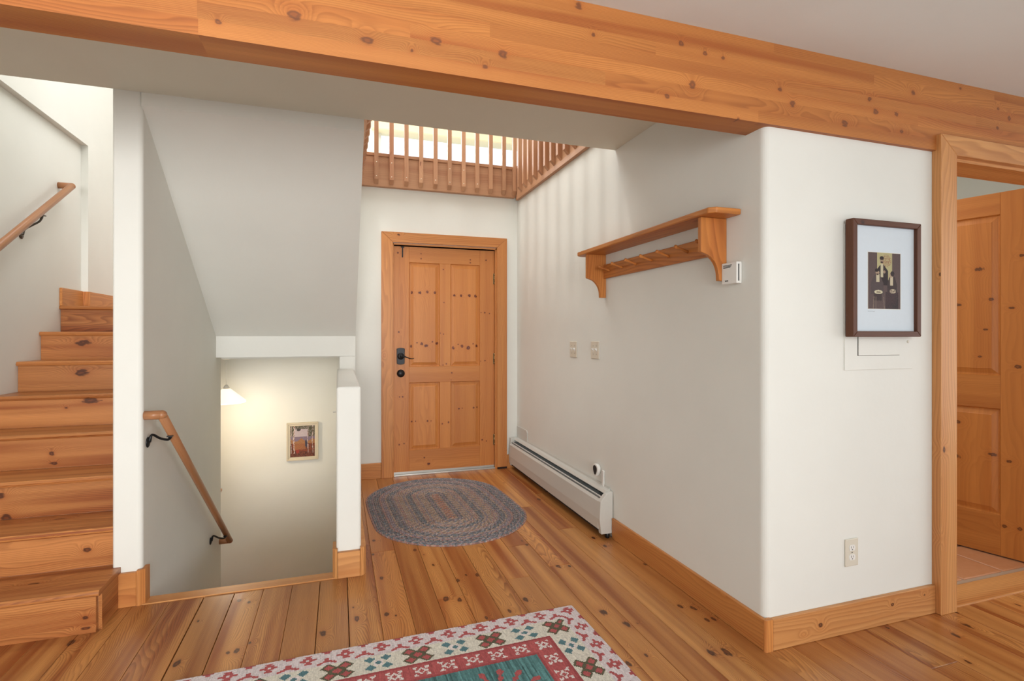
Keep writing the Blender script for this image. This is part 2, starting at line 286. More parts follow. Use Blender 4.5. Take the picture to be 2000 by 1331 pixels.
        if s.paint:
            ca = me.color_attributes.new('paint', 'FLOAT_COLOR', 'CORNER'); buf = []
            for f, c in zip(s.f, s.c):
                for _ in f: buf += c
            ca.data.foreach_set('color', buf)
        me.polygons.foreach_set('use_smooth', s.smooth)
        me.materials.append(mat); me.update()
        bm = bmesh.new(); bm.from_mesh(me); bmesh.ops.recalc_face_normals(bm, faces=bm.faces) if not s.paint else None; bm.to_mesh(me); bm.free()
        o = bpy.data.objects.new(name, me); C.objects.link(o); o.location = loc
        if parent is not None: o.parent = parent
        return o
def B(a, b, mat, name, parent=None, axis=None, bev=.0015, seg=1, seed=None):
    return MB().box(a, b, axis, bev, seg, seed).build(name, mat, parent)
def thing(name, label, cat, loc, group=None):
    o = bpy.data.objects.new(name, None); C.objects.link(o); o.location = loc; o.empty_display_size = .1
    o['label'] = label; o['category'] = cat
    if group: o['group'] = group
    return o
def tag(o, label, cat, group=None):
    o['label'] = label; o['category'] = cat
    if group: o['group'] = group
    return o
def struct(o): o['kind'] = 'structure'; return o
def rounded(poly, radii, n=6):
    """fillet polygon corners: radii dict index->r"""
    out = []; m = len(poly)
    for i, p in enumerate(poly):
        r = radii.get(i, 0)
        if not r: out.append(p); continue
        P = Vector(p); a = (Vector(poly[i-1])-P).normalized(); b = (Vector(poly[(i+1) % m])-P).normalized()
        A = P+a*r; Bq = P+b*r; Cc = P+a*r+b*r
        for k in range(n+1):
            t = k/n*PI/2
            q = Cc - b*r*math.cos(t) - a*r*math.sin(t)
            out.append((q.x, q.y))
    return out

# ------------------------------------------------------------ the house shell
ZC = 2.372        # entry ceiling
ZR = 2.397        # living-room ceiling
ZT = 5.0
def wallm(parts, name, mat=WALL):
    m = MB()
    for p in parts:
        if len(p) == 2: m.box(p[0], p[1], bev=0)
        else: m.prism(*p)
    return struct(m.build(name, mat, org=(0, 0, 0)))
# right wall of the entry and the short wall that faces the living room, one bullnosed corner
Lp = rounded([(1.6, 4.72), (1.6, 1.668), (2.645, 1.668), (2.645, 1.808), (1.74, 1.808), (1.74, 4.72)], {1: .028})
wr = MB().prism(Lp, 'xy', 0, 2.54, seed=1); wr.box((2.6, 1.668, 2.055), (3.60, 1.808, 2.55), bev=0); wr.box((3.56, 1.668, 0), (5.5, 1.808, 2.55), bev=0)
wr.box((1.6, 1.69, 2.5), (5.5, 1.808, 2.70), bev=0)
struct(wr.build('wall_right', WALL, org=(0, 0, 0)))
# wall that holds the front door
wallm([((.1245, 4.72, 0), (.455, 4.86, 2.54)), ((1.385, 4.72, 0), (4.5, 4.86, 2.54)), ((.455, 4.72, 2.04), (1.385, 4.86, 2.54))], 'wall_back')
# left wall with its shallow recess below the ledge
wallm([((-1.97, .6, -1.5), (-1.825, 5.8, 2.66)), ((-1.97, 1.55, 2.66), (-1.781, 5.8, ZT)), ((-1.826, 4.733, -1.5), (-1.781, 5.8, 2.66))], 'wall_left')
# the wall between the two stair flights; its rounded end is the white post
poly = rounded([(-.984, 4.58), (-.984, 2.857), (-.866, 2.857), (-.866, 4.58)], {1: .012, 2: .022, 3: .02})
struct(MB().prism(poly, 'xy', -1.5, 3.1).build('wall_stair_post', WALL, org=(-.925, 3.7, 0)))
# sloped soffit over the descending stair, with its header
sof = [(2.857, 2.62), (2.857, 2.308), (4.40, 1.237), (4.40, 1.078), (4.58, 1.078), (4.58, 1.46)]
struct(MB().prism(sof, 'yz', -.87, .1245).build('ceiling_stair_soffit', WALL, org=(0, 3.7, 1)))
# half wall beside the stair
hp = MB(); bm = bmesh.new(); bmesh.ops.create_cube(bm, size=1)
lo = (-.013, 2.857, 0); hi = (.110, 4.42, .978)
for v in bm.verts: v.co = Vector([(l+h)/2+c*(h-l) for l, h, c in zip(lo, hi, v.co)])
bmesh.ops.bevel(bm, geom=[e for e in bm.edges if all(v.co.z > .9 for v in e.verts) or all(v.co.y < 2.9 for v in e.verts)], offset=.014, segments=4, affect='EDGES', profile=.5)
hp._bm(bm, 2, 1); struct(hp.build('wall_half_height', WALL))
# full-height wall right of the stairwell behind the header
wallm([((.006, 4.402, -1.5), (.1245, 4.58, 1.077)), ((.0, 4.58, -1.5), (.1245, 5.7, 2.54))], 'wall_stairwell_right')
wallm([((-1.97, 5.7, -1.5), (.1245, 5.84, ZT))], 'wall_stairwell_back')
struct(B((-1.80, 4.58, 1.06), (.0, 5.7, 1.30), WALL, 'ceiling_lower_landing', bev=0))
wallm([((.002, 2.86, -1.5), (.11, 4.40, -.26)), ((-.866, 2.80, -1.5), (.11, 2.90, -.05))], 'wall_stairwell_below')
# entry ceiling and living-room ceiling
struct(B((-1.83, 1.66, ZC), (1.62, 2.857, 2.66), CEIL, 'ceiling_entry', bev=0))
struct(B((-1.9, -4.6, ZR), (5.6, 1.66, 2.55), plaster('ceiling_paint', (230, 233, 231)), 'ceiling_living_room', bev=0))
# living room behind the camera: rear and side walls with windows
def wall_win(name, axis, c, lo, hi, z, wins, th=.14):
    m = MB(); xs = [lo]+[q for ww in wins for q in ww[:2]]+[hi]
    def bx(a, b, z0, z1):
        if axis == 'y': m.box((a, c-th, z0), (b, c, z1), bev=0)
        else: m.box((c, a, z0), (c+th, b, z1), bev=0)
    for i in range(0, len(xs), 2): bx(xs[i], xs[i+1], *z)
    for a, b, z0, z1 in wins: bx(a, b, z[0], z0); bx(a, b, z1, z[1])
    return struct(m.build(name, WALL, org=(0, 0, 0)))
rw = [(-1.3, .4, .25, 2.2), (.7, 2.5, .25, 2.2), (2.8, 4.9, .25, 2.2)]
wall_win('wall_front', 'y', -4.5, -1.97, 5.6, (0, 2.55), rw)
sw = [(-3.6, -1.6, .3, 2.2), (-1.2, .8, .3, 2.2)]
wall_win('wall_east', 'x', 5.5, -4.6, 1.8, (0, 2.55), sw)
ww_ = [(-3.7, -2.0, .3, 2.2), (-1.8, -.1, .3, 2.2)]  # unseen west openings, added along with the west fill
wall_win('wall_west', 'x', -1.97, -4.6, .6, (0, 2.66), ww_)
wi = 1
def window(a, b, z0, z1, c, axis, mull=1, fmat=None):
    global wi
    def P(u0, u1, d0, d1, w0, w1):
        return ((u0, c+d0, w0), (u1, c+d1, w1)) if axis == 'y' else ((c+d0, u0, w0), (c+d1, u1, w1))
    m = MB(); f = .05
    for q in (P(a, b, -.02, .03, z0, z0+f), P(a, b, -.02, .03, z1-f, z1), P(a, a+f, -.02, .03, z0, z1), P(b-f, b, -.02, .03, z0, z1)): m.box(*q)
    for k in range(mull):
        u = a+(b-a)*(k+1)/(mull+1); m.box(*P(u-.02, u+.02, -.02, .03, z0, z1))
    fr = m.build('window_%d' % wi, fmat or M_TRIM); struct(fr); wi += 1
    MB().box(*P(a+f, b-f, 0, .006, z0+f, z1-f), bev=0).build('pane', PANE, fr)
for q in rw: window(*q, -4.57, 'y')
for q in sw: window(*q, 5.57, 'x')
for q in ww_: window(*q, -1.90, 'x')
# upstairs: floor slabs round the opening, walls, roof, windows
wallm([((1.6, 1.80, 2.545), (4.6, 4.72, 2.70)), ((-.0, 4.72, 2.545), (4.6, 6.5, 2.70)), ((-1.9, 1.66, 2.66), (1.7, 2.85, 2.70))], 'ceiling_upper_floor_underside', CEIL)
wallm([((-1.97, 1.55, 2.66), (4.6, 1.69, ZT))], 'wall_upstairs_front')
wallm([((4.5, 1.6, -.1), (4.64, 6.5, ZT))], 'wall_upstairs_right')
uw = [(.42, 2.9, 2.85, 3.68)]
wall_win('wall_upstairs_back', 'y', 6.44, 0, 4.6, (2.6, ZT), uw)
for q in uw: window(*q, 6.37, 'y', 0, WALL)
wallm([((-.0, 5.80, 2.6), (.124, 6.44, ZT))], 'wall_upstairs_left')
struct(B((.36, 6.22, 3.615), (3.2, 6.44, 3.84), CREAM, 'trim_1', bev=.01))
wallm([((-1.97, 1.55, ZT), (4.64, 6.5, ZT+.1))], 'ceiling_upstairs')
# vestibule behind the open door
wallm([((1.74, 3.60, 0), (4.6, 3.74, 2.6))], 'wall_vestibule_back')

# ------------------------------------------------------------ floor: individual planks
fx = [-1.83+.0]
edges = [-1.83, -1.70, -1.56, -1.43, -1.30, -1.165, -1.03, -.90, -.75, -.608, -.477, -.35, -.219, -.09, .04, .174, .307, .44, .567, .69, .812, .937, 1.075, 1.195, 1.335, 1.465, 1.60, 1.72, 1.835, 1.965, 2.10, 2.24, 2.375, 2.505, 2.63, 2.76, 2.89]
while edges[-1] < 5.4: edges.append(edges[-1]+.132)
fl = MB(); RJ = random.Random(5)
joints = {-.09: [2.07], .04: [1.2], .307: [2.19], .44: [2.47], .812: [2.56, 1.1], .937: [2.95], 1.075: [2.63, 1.5], 2.10: [1.38]}
wide_gap = {-.608: .0045, -.477: .003, .04: .003, -.09: .0025}
for i in range(len(edges)-1):
    x0, x1 = edges[i], edges[i+1]
    ylim = 2.838 if -.95 < (x0+x1)/2 < .035 else (4.80 if (x0+x1)/2 < 1.6 else 1.67)
    if x1 < -.93: ylim = 2.75
    js = [j for k, l in joints.items() if abs(k-x0) < .004 for j in l]
    y = -4.5; cuts = [y]
    nxt = y+RJ.uniform(.8, 2.6)
    while nxt < 1.0: cuts.append(nxt); nxt += RJ.uniform(1.4, 2.8)
    cuts += sorted(j for j in js if j < ylim)
    if not js and ylim > 3: cuts.append(RJ.uniform(3.1, 4.3))
    cuts.append(ylim); cuts = sorted(set(cuts))
    g0 = wide_gap.get(x0, .0012)/2; g1 = wide_gap.get(edges[i+1], .0012)/2
    for a, b in zip(cuts, cuts[1:]):
        if b-a < .02: continue
        z = RJ.uniform(-.0004, .0004)
        xa, xb, ya, yb, c = x0+g0, x1-g1, a+.0008, b-.0008, .0012
        V = [(xa+c, ya+c, z), (xb-c, ya+c, z), (xb-c, yb-c, z), (xa+c, yb-c, z), (xa, ya, z-.0015), (xb, ya, z-.0015), (xb, yb, z-.0015), (xa, yb, z-.0015), (xa, ya, -.018), (xb, ya, -.018), (xb, yb, -.018), (xa, yb, -.018)]
        F = [[0, 1, 2, 3]]+[[k, 4+k, 4+(k+1) % 4, (k+1) % 4][::-1] for k in range(4)]+[[4+k, 8+k, 8+(k+1) % 4, 4+(k+1) % 4][::-1] for k in range(4)]
        F = [f[::-1] if n else f for n, f in enumerate(F)]
        fl.add(V, F, 1, RJ.uniform(0, 60))
struct(fl.build('floor', M_FLOOR, org=(0, 0, 0)))
wallm([((-1.83, -4.6, -.12), (5.6, 1.75, -.012)), ((-1.83, 1.7, -.12), (1.75, 2.82, -.012)), ((.0, 2.8, -.12), (1.75, 4.9, -.012))], 'floor_subfloor', SUB)
# threshold board at the head of the descending stair
tb = MB().prism([(2.842, -.02), (2.842, .0045), (2.914, .0045), (2.924, -.002), (2.926, -.014), (2.918, -.026), (2.9, -.028), (2.842, -.028)], 'yz', -.866, -.012, axis=0, seed=3.3)
struct(tb.build('trim_2', M_TRIML))
struct(B((-1.82, -4.49, .001), (5.49, -.5, .012), plain('pale_bounce', (232, 232, 230), .95, 0, .5), 'floor_bounce_sheet', bev=.003))  # unseen pale sheet added to keep bounced light neutral
# tiles in the vestibule
wallm([((1.74, 1.80, -.12), (4.5, 3.6, -.004))], 'floor_grout', GROUT)
tm = MB()
for i in range(11):
    for j in range(7):
        x = 1.80+i*.305; y = 1.83+j*.305
        tm.box((x+.006, y+.006, -.01), (x+.299, y+.299, .002), axis=0, bev=.004)
tm.T = None
struct(tm.build('floor_tiles', TILE, org=(3, 2.6, 0)))
struct(B((2.645, 1.655, -.01), (3.56, 1.80, .006), M_TRIML, 'trim_3', axis=0, bev=.004, seg=2))

# baseboards
struct(B((1.586, 1.662, 0), (1.602, 2.876, .125), M_TRIM, 'baseboard_right', bev=.003, seed=7))
m = MB().prism([(1.586, 1.662), (1.586, 1.656), (1.592, 1.650), (1.622, 1.650), (1.622, 1.67), (1.60, 1.67), (1.60, 1.662)], 'xy', 0, .125, axis=2, seed=2)
struct(m.build('baseboard_corner', M_TRIM))
struct(B((1.6225, 1.650, 0), (2.536, 1.669, .125), M_TRIML, 'baseboard_short_wall', bev=.003, seed=11))
m = MB().box((.112, 4.702, 0), (.349, 4.721, .135), 0, .003); struct(m.build('baseboard_back_left', M_TRIM))
m = MB().box((1.493, 4.702, 0), (1.60, 4.721, .125), 0, .003); struct(m.build('baseboard_back_right', M_TRIM))
m = MB().box((-.966, 2.836, 0), (-.884, 2.857, .155), 0, .002, seed=4)
m.prism([(-.883, 2.836), (-.872, 2.836), (-.852, 2.850), (-.848, 2.90), (-.866, 2.90), (-.866, 2.858), (-.883, 2.857)], 'xy', 0, .163, axis=2, seed=9)
struct(m.build('baseboard_post', M_TRIM))
m = MB().box((-.006, 2.832, 0), (.104, 2.857, .132), 0, .002, seed=4)
m.prism([(-.007, 2.832), (-.007, 2.858), (-.013, 2.858), (-.013, 2.95), (-.030, 2.95), (-.031, 2.862), (-.020, 2.842)], 'xy', -.02, .150, axis=2, seed=14)
m.prism([(.105, 2.832), (.105, 2.858), (.110, 2.858), (.110, 4.40), (.128, 4.40), (.134, 2.864), (.124, 2.842)], 'xy', 0, .146, axis=2, seed=19)
struct(m.build('baseboard_half_wall', M_TRIML))

# ------------------------------------------------------------ beam
bt = thing('ceiling_beam', 'long knotty pine ceiling beam crossing the whole top of the view', 'beam', (1.7, 1.71, 2.072))
zs = [2.072, 2.118, 2.166, 2.212, 2.258, 2.305, 2.35, 2.397]
for k in range(7):
    m = MB(); y0 = 1.648 if k < 6 else 1.654; rr = random.Random(k+3)
    xs = [-1.825]
    while xs[-1] < 5.5: xs.append(min(5.5, xs[-1]+rr.uniform(1.1, 2.6)))
    for a, b in zip(xs, xs[1:]): m.box((a, y0, zs[k]), (b, 1.772, zs[k+1]), 0, 0)
    m.build('lamination', M_BEAM, bt)

# ------------------------------------------------------------ staircase going up on the left
ST = thing('staircase', 'knotty pine staircase climbing up behind the white post on the left', 'staircase', (-1.4, 2.645, 0))
RISE, RUN, Y0 = .181, .255, 2.62
for k in range(1, 9):
    yf = Y0+RUN*(k-1); z = RISE*k; xr = -.9845 if k > 1 else -.967
    m = MB().box((-1.824, yf+.022, z-RISE), (xr, yf+.042, z-.026), 0, .0008, seed=20+k*1.7)
    m.build('riser', M_STAIR, ST)
    th = .026; nose = [(yf+.009, z-th), (yf+.003, z-th+.005), (yf, z-th/2), (yf+.003, z-.005), (yf+.009, z)]
    y1 = yf+RUN+.022 if k < 8 else 5.70
    m = MB()
    if k == 1:
        m.prism(nose+[(2.856, z), (2.856, z-th)], 'yz', -1.824, -.950, axis=0, seed=31.3)
        m.box((-1.824, 2.8555, z-th), (-.9845, y1, z), 0, 0, seed=31.3)
    elif k < 8: m.prism(nose+[(y1, z), (y1, z-th)], 'yz', -1.824, -.9845, axis=0, seed=30+k*2.3)
    else:
        m.prism(nose+[(4.58, z), (4.58, z-th)], 'yz', -1.824, -.9845, axis=0, seed=50)
        m.box((-1.78, 4.58, z-th), (.0, 5.70, z), 0, .0, seed=52)
    m.build('tread', M_STAIR, ST)
MB().box((-.968, 2.664, 0), (-.953, 2.856, RISE-.026), 1, .001, seed=41).build('end_board', M_STAIR, ST)
zt = RISE*8
MB().box((-1.8245, 4.41, zt), (-1.808, 4.716, zt+.124), 1, .002, seed=61).box((-1.8245, 4.716, zt), (-1.765, 4.733, zt+.121), 2, .001, seed=66).box((-1.7805, 4.733, zt), (-1.765, 5.69, zt+.120), 1, .002, seed=69).build('skirting_board', M_TRIM, ST)
# descending flight
SD = thing('stairs_down', 'pine stairs descending into the white stairwell between post and half wall', 'staircase', (-.43, 3.4, -1.45))
for k in range(1, 8):
    y = 2.926+.235*(k-1); z = -.185*k
    MB().box((-.865, y-.0, z-.03), (-.001, y+.262, z), 0, .004, seed=k).build('tread', M_STAIR, SD)
    MB().box((-.865, y, z+.0), (-.001, y+.018, z+.155), 0, .001, seed=k+20).build('riser', M_STAIR, SD)
struct(B((-1.8, 4.58, -1.36), (.0, 5.7, -1.31), M_FLOOR, 'floor_lower_landing', axis=1))

# ------------------------------------------------------------ handrails
def bracket(parent, wall, rail, side, mat, r=.006):
    """wall plate point, rail underside point; side = +1 rail lies towards +x"""
    b = MB(); wx, wy, wz = wall
    b.lathe([(.024, 0), (.026, .003), (.020, .007), (.010, .010), (.0, .011)], (wx, wy, wz), 20, 0)
    rx, ry, rz = rail
    P0 = Vector((wx+.008, wy, wz)); P3 = Vector((rx, ry, rz))
    pts = []
    K = [P0, P0+Vector((.010, .004, .034)), P0.lerp(P3, .45)+Vector((.004, 0, .004)), P0.lerp(P3, .82)+Vector((.006, 0, -.014)), P3]
    for i in range(len(K)-1):
        for t in (0, .25, .5, .75):
            a, p, q, c = K[max(i-1, 0)], K[i], K[i+1], K[min(i+2, len(K)-1)]
            pts.append(.5*((2*p)+(q-a)*t+(2*a-5*p+4*q-c)*t*t+(3*p-a-3*q+c)*t**3))
    pts.append(P3)
    b.tube(pts, [r*1.25]*3+[r]*(len(pts)-6)+[r*1.3]*3, 10)
    b.box((rx-.012, ry-.022, rz-.004), (rx+.012, ry+.022, rz+.003), 1, .001)
    return b.build('bracket', mat, parent)
def handrail(name, label, wallx, A, Bp, brs, mat, rad=.021):
    t = thing(name, label, 'handrail', ((wallx+A[0])/2, (A[1]+Bp[1])/2, min(A[2], Bp[2])))
    A = Vector(A); Bq = Vector(Bp); m = MB()
    n = 14
    m.tube([A, A.lerp(Bq, .33), A.lerp(Bq, .66), Bq], rad, 20, seed=3, sq=(.92, 1.08))
    m.build('rail', M_HAND, t)
    for P in (A, Bq):
        m = MB()
        m.lathe([(rad*1.02, -rad*.0), (rad*1.02, abs(P.x-wallx))], (wallx, P.y, P.z), 20, 0, seed=8)
        m.lathe([(0, -rad*1.03)]+[(rad*1.03*math.cos(a), rad*1.03*math.sin(a)) for a in [-PI/2+PI/2*i/6 for i in range(1, 7)]]+[(rad*1.03*math.cos(a), rad*1.03*math.sin(a)) for a in [PI/2*i/6 for i in range(1, 6)]]+[(0, rad*1.03)], tuple(P), 20, 2, seed=8, axis=1)
        m.build('wall_return', M_HAND, t)
    for wp, rp in brs: bracket(t, wp, rp, 1, mat)
    return t
handrail('handrail', 'brown wooden handrail sloping down inside the descending stairwell on black S-shaped brackets', -.866, (-.795, 2.885, .868), (-.795, 4.517, -.330),
         [((-.866, 2.925, .735), (-.795, 3.02, .745)), ((-.866, 4.215, -.215), (-.795, 4.36, -.235))], BLACK)
handrail('handrail', 'brown wooden handrail climbing the far left wall beside the upward stairs', -.0-1.825, (-1.75, 2.72, 1.155), (-1.75, 4.40, 2.272),
         [((-1.825, 3.95, 1.852), (-1.75, 4.02, 1.99)), ((-1.825, 3.0, 1.22), (-1.75, 3.07, 1.36))], PEWTER)

# ------------------------------------------------------------ front door
D1 = thing('door_1', 'closed four-panel knotty pine front door with black lever handle', 'door', (.92, 4.74, 0)); D1['kind'] = 'structure'
c = MB()
c.prism([(.35, 0), (.35, 2.147), (.447, 2.058), (.447, 0)], 'xz', 4.694, 4.7215, axis=2, bev=.0015, seg=1, seed=4)
c.prism([(1.492, 0), (1.492, 2.147), (1.396, 2.058), (1.396, 0)], 'xz', 4.694, 4.7215, axis=2, bev=.0015, seg=1, seed=6)
c.prism([(.3505, 2.1475), (1.4915, 2.1475), (1.3955, 2.059), (.4475, 2.059)], 'xz', 4.694, 4.7215, axis=0, bev=.0015, seg=1, seed=9)
c.build('casing', M_TRIM, D1)
j = MB().box((.447, 4.715, 0), (.4575, 4.858, 2.052), 2, .001, seed=1).box((1.3845, 4.715, 0), (1.397, 4.858, 2.052), 2, .001, seed=2).box((.447, 4.715, 2.040), (1.397, 4.858, 2.056), 0, .001, seed=3)
j.build('jamb', M_TRIM, D1)
yf = 4.752
def panel(mb, x0, x1, z0, z1, y, d=.012, bev=.036, T=None, seed=None, up=1):
    """raised panel: groove, then sloping border up to a flat field"""
    mb.T = T
    def r(e, yy): return [(x0+e, yy, z0+e), (x1-e, yy, z0+e), (x1-e, yy, z1-e), (x0+e, yy, z1-e)]
    V = r(0, y)+r(.006, y+d)+r(.012, y+d)+r(bev, y+.004)+r(bev+.002, y+.002)
    F = []
    for k in range(4):
        for i in range(4): F.append([k*4+i, k*4+(i+1) % 4, k*4+4+(i+1) % 4, k*4+4+i])
    F.append([16, 17, 18, 19])
    mb.add(V, F, 2, seed)
PX = [(.594, .868), (.970, 1.243)]; PZ = [(.218, .820), (.963, 1.894)]
def leaf(x0, x1, zt, px, pz, y, th, mat, pmat, parent, T=None, zb=.012, parts_back=False):
    m = MB(); m.T = T
    sd = [1.3, 5.1, 9.2]
    bv = .0012
    m.box((x0, y, zb), (px[0][0], y+th, zt), 2, bv, seed=2.2); m.box((px[-1][1], y, zb), (x1, y+th, zt), 2, bv, seed=4.4)
    zz = [zb]+[q for p in pz for q in p]+[zt]
    for i in range(0, len(zz), 2): m.box((px[0][0]+.0003, y+.0001, zz[i]), (px[-1][1]-.0003, y+th, zz[i+1]), 0, bv, seed=8.1+i)
    if len(px) > 1:
        for i, (a, b) in enumerate(pz): m.box((px[0][1], y+.0001, a+.0003), (px[1][0], y+th, b-.0003), 2, bv, seed=15.5+i)
    lf = m.build('leaf', mat, parent)
    n = 0
    for a, b in px:
        for c0, c1 in pz:
            q = MB(); q.T = T
            # boards glued side by side inside each panel
            panel(q, a, b, c0, c1, y, T=T, seed=22.2+n*3.1); q.box((a, y+.016, c0), (b, y+th-.004, c1), 2, 0)
            q.build('panel', pmat, lf); n += 1
    return lf
lf = leaf(.4605, 1.3815, 2.034, PX, PZ, yf, .04, M_DOOR, M_DOOR, D1)
for z in (1.772, 1.025, .268):
    h = MB().lathe([(.0065, -.05), (.0065, .05)], (1.3835, 4.746, z), 12, 2)
    for k in range(3): h.lathe([(.0078, -.05+.04*k), (.0078, -.034+.04*k)], (1.3835, 4.746, z), 12, 2)
    h.box((1.372, 4.7505, z-.05), (1.384, 4.753, z+.05), 2, .0005)
    h.build('hinge', BRASS, D1)
# lever set
LX, LZ = .520, 1.058
lv = MB()
pl = []
for i in range(13):
    t = -1+2*i/12; pl.append((LX+.036*t, LZ+.066+.008*(1-t*t)))
for i in range(13):
    t = 1-2*i/12; pl.append((LX+.034*t, LZ-.066-.008*(1-t*t)))
lv.prism(pl, 'xz', yf-.010, yf, bev=.003, seg=2)
lv.lathe([(.030, 0), (.030, -.006), (.022, -.011), (.014, -.013)], (LX, yf-.010, LZ), 24, 1)
lv.lathe([(.013, 0), (.012, -.030), (.015, -.040), (.014, -.050), (.0, -.053)], (LX, yf-.020, LZ), 20, 1)
pts = [Vector((LX+.004, yf-.062, LZ)), Vector((LX+.03, yf-.060, LZ-.002)), Vector((LX+.055, yf-.054, LZ-.012)), Vector((LX+.075, yf-.05, LZ-.020)), Vector((LX+.095, yf-.048, LZ-.022)), Vector((LX+.112, yf-.047, LZ-.018))]
lv.tube(pts, [.011, .008, .0055, .0048, .0045, .003], 10, sq=(1, .8))
o = lv.build('lever_handle', BLACK, D1); o['label'] = 'black lever handle on an arched back plate'
db = MB().lathe([(.034, 0), (.035, -.004), (.032, -.010), (.027, -.012), (.027, -.018), (.022, -.022), (.0, -.023)], (LX+.001, yf, .905), 32, 1)
o = db.build('deadbolt', BLACK, D1); o['label'] = 'round black deadbolt'
lt = MB().box((.531, yf-.008, 1.936), (.541, yf-.001, 2.036), 2, .001).box((.522, yf-.010, 2.022), (.550, yf-.001, 2.031), 0, .001)
o = lt.build('top_catch', BLACK, D1); o['label'] = 'thin black catch at the top corner'
MB().box((.458, 4.716, 0), (1.384, 4.792, .011), 0, .002).build('threshold', ALU, D1)
MB().box((.4606, 4.748, .012), (1.3814, 4.7515, .030), 0, .0005).build('door_sweep', ALU, D1)
MB().box((1.3975, 4.6935, .0), (1.4915, 4.6940, .018), 0, 0).build('scuffed_casing_foot', SUB, D1)

# ------------------------------------------------------------ open door on the right
D2 = thing('door_2', 'open four-panel honey pine door standing ajar in the right-hand doorway', 'door', (3.55, 1.80, 0)); D2['kind'] = 'structure'
c = MB()
c.prism([(2.537, 0), (2.537, 2.140), (2.640, 2.053), (2.640, 0)], 'xz', 1.628, 1.668, axis=2, bev=.002, seg=1, seed=14)
c.prism([(3.665, 0), (3.665, 2.140), (3.562, 2.053), (3.562, 0)], 'xz', 1.628, 1.668, axis=2, bev=.002, seg=1, seed=16)
c.prism([(2.5375, 2.1405), (3.6645, 2.1405), (3.5615, 2.054), (2.6405, 2.054)], 'xz', 1.628, 1.668, axis=0, bev=.002, seg=1, seed=18)
c.build('casing', M_TRIML, D2)
j = MB().box((2.640, 1.660, .0), (2.655, 1.815, 2.053), 2, .001, seed=1).box((3.549, 1.660, .0), (3.562, 1.815, 2.053), 2, .001, seed=2).box((2.640, 1.660, 2.040), (3.562, 1.815, 2.056), 0, .001, seed=3)
j.build('jamb', M_TRIML, D2)
dx, dy = -.26061065, .96544399
# local x runs from the hinge along the leaf, local y is the thickness away from the camera
T2 = Matrix(((dx, dy, 0, 3.5564), (dy, -dx, 0, 1.80), (0, 0, 1, 0), (0, 0, 0, 1)))
lf2 = leaf(.004, .90, 2.045, [(.157, .400), (.504, .747)], [(.236, .832), (1.018, 1.922)], 0, .038, M_DOOR2, M_DOOR2, D2, T=T2, zb=.010)
h = MB(); h.T = T2
for z in (.25, 1.02, 1.80): h.lathe([(.007, z-.05), (.007, z+.05)], (0, -.004, 0), 10, 2)
h.build('hinge', BRASS, D2)
kn = MB(); kn.T = T2
kn.lathe([(.028, 0), (.028, -.006), (.012, -.012), (.012, -.035), (.026, -.045), (.026, -.062), (.0, -.068)], (.84, 0, .95), 20, 1)
kn.build('door_knob', BRASS, D2)

# ------------------------------------------------------------ balcony railings round the opening upstairs
def rail_side(label, org, fas, cap, balpos, face, top, screws):
    t = thing('balcony_railing', label, 'railing', org, None)
    MB().box(*fas, axis=None, bev=.002).build('fascia_board', M_RAILING, t)
    MB().box(*cap, axis=None, bev=.002).build('edge_strip', M_RAILING, t)
    MB().box(*top, axis=None, bev=.006).build('top_rail', M_RAILING, t)
    for i, (x, y) in enumerate(balpos):
        m = MB(); s = .0175; zb, zt = 2.545, 3.62
        # lower end cut on a slope, away from the wall
        def zcut(px, py):
            d = (px-x)*face[0]+(py-y)*face[1]     # +s at the outer face
            return zb+(d+s)/(2*s)*.034
        V = []
        for zz in (0, 1):
            for ax, ay in ((-s, -s), (s, -s), (s, s), (-s, s)):
                V.append((x+ax, y+ay, zcut(x+ax, y+ay) if zz == 0 else zt))
        F = [[3, 2, 1, 0], [4, 5, 6, 7], [0, 1, 5, 4], [1, 2, 6, 5], [2, 3, 7, 6], [3, 0, 4, 7]]
        m.add(V, F, 2, R.uniform(0, 60)); b = m.build('baluster', M_RAILING, t)
        if screws:
            for zs_ in ((2.605, 2.725) if i in (0, 1, 5, 6) else (2.612,)):
                if i > 7: continue
                q = MB().lathe([(.0045, 0), (.004, -.0015), (0, -.002)], (x, y-s, zs_), 10, 1); q.build('screw_cap', SCREWM, b)
    return t
yb = 4.635
rail_side('straight pine railing above the front door with screw-capped balusters', (.86, 4.66, 2.53), ((.162, 4.668, 2.528), (1.566, 4.719, 2.785)), ((.162, 4.660, 2.785), (1.566, 4.719, 2.812)),
          [(min(.304+.1267*k, 1.548), yb+.012) for k in range(11)], (0, -1), ((.21, 4.61, 3.62), (1.5, 4.68, 3.66)), True)
rail_side('pine railing along the right side of the upper opening, running toward the beam', (1.58, 3.8, 2.50), ((1.569, 2.86, 2.503), (1.5995, 4.667, 2.785)), ((1.566, 2.86, 2.785), (1.5995, 4.667, 2.812)),
          [(1.5505, 4.50-.1275*k) for k in range(13)], (-1, 0), ((1.51, 2.9, 3.62), (1.59, 4.60, 3.66)), False)
rail_side('pine railing seen edge-on at the left of the upper opening', (.15, 3.8, 2.50), ((.125, 2.87, 2.503), (.158, 4.719, 2.785)), ((.125, 2.87, 2.785), (.160, 4.719, 2.812)),
          [(.1765, 4.52-.1275*k) for k in range(13)], (1, 0), ((.13, 2.9, 3.62), (.21, 4.60, 3.66)), False)

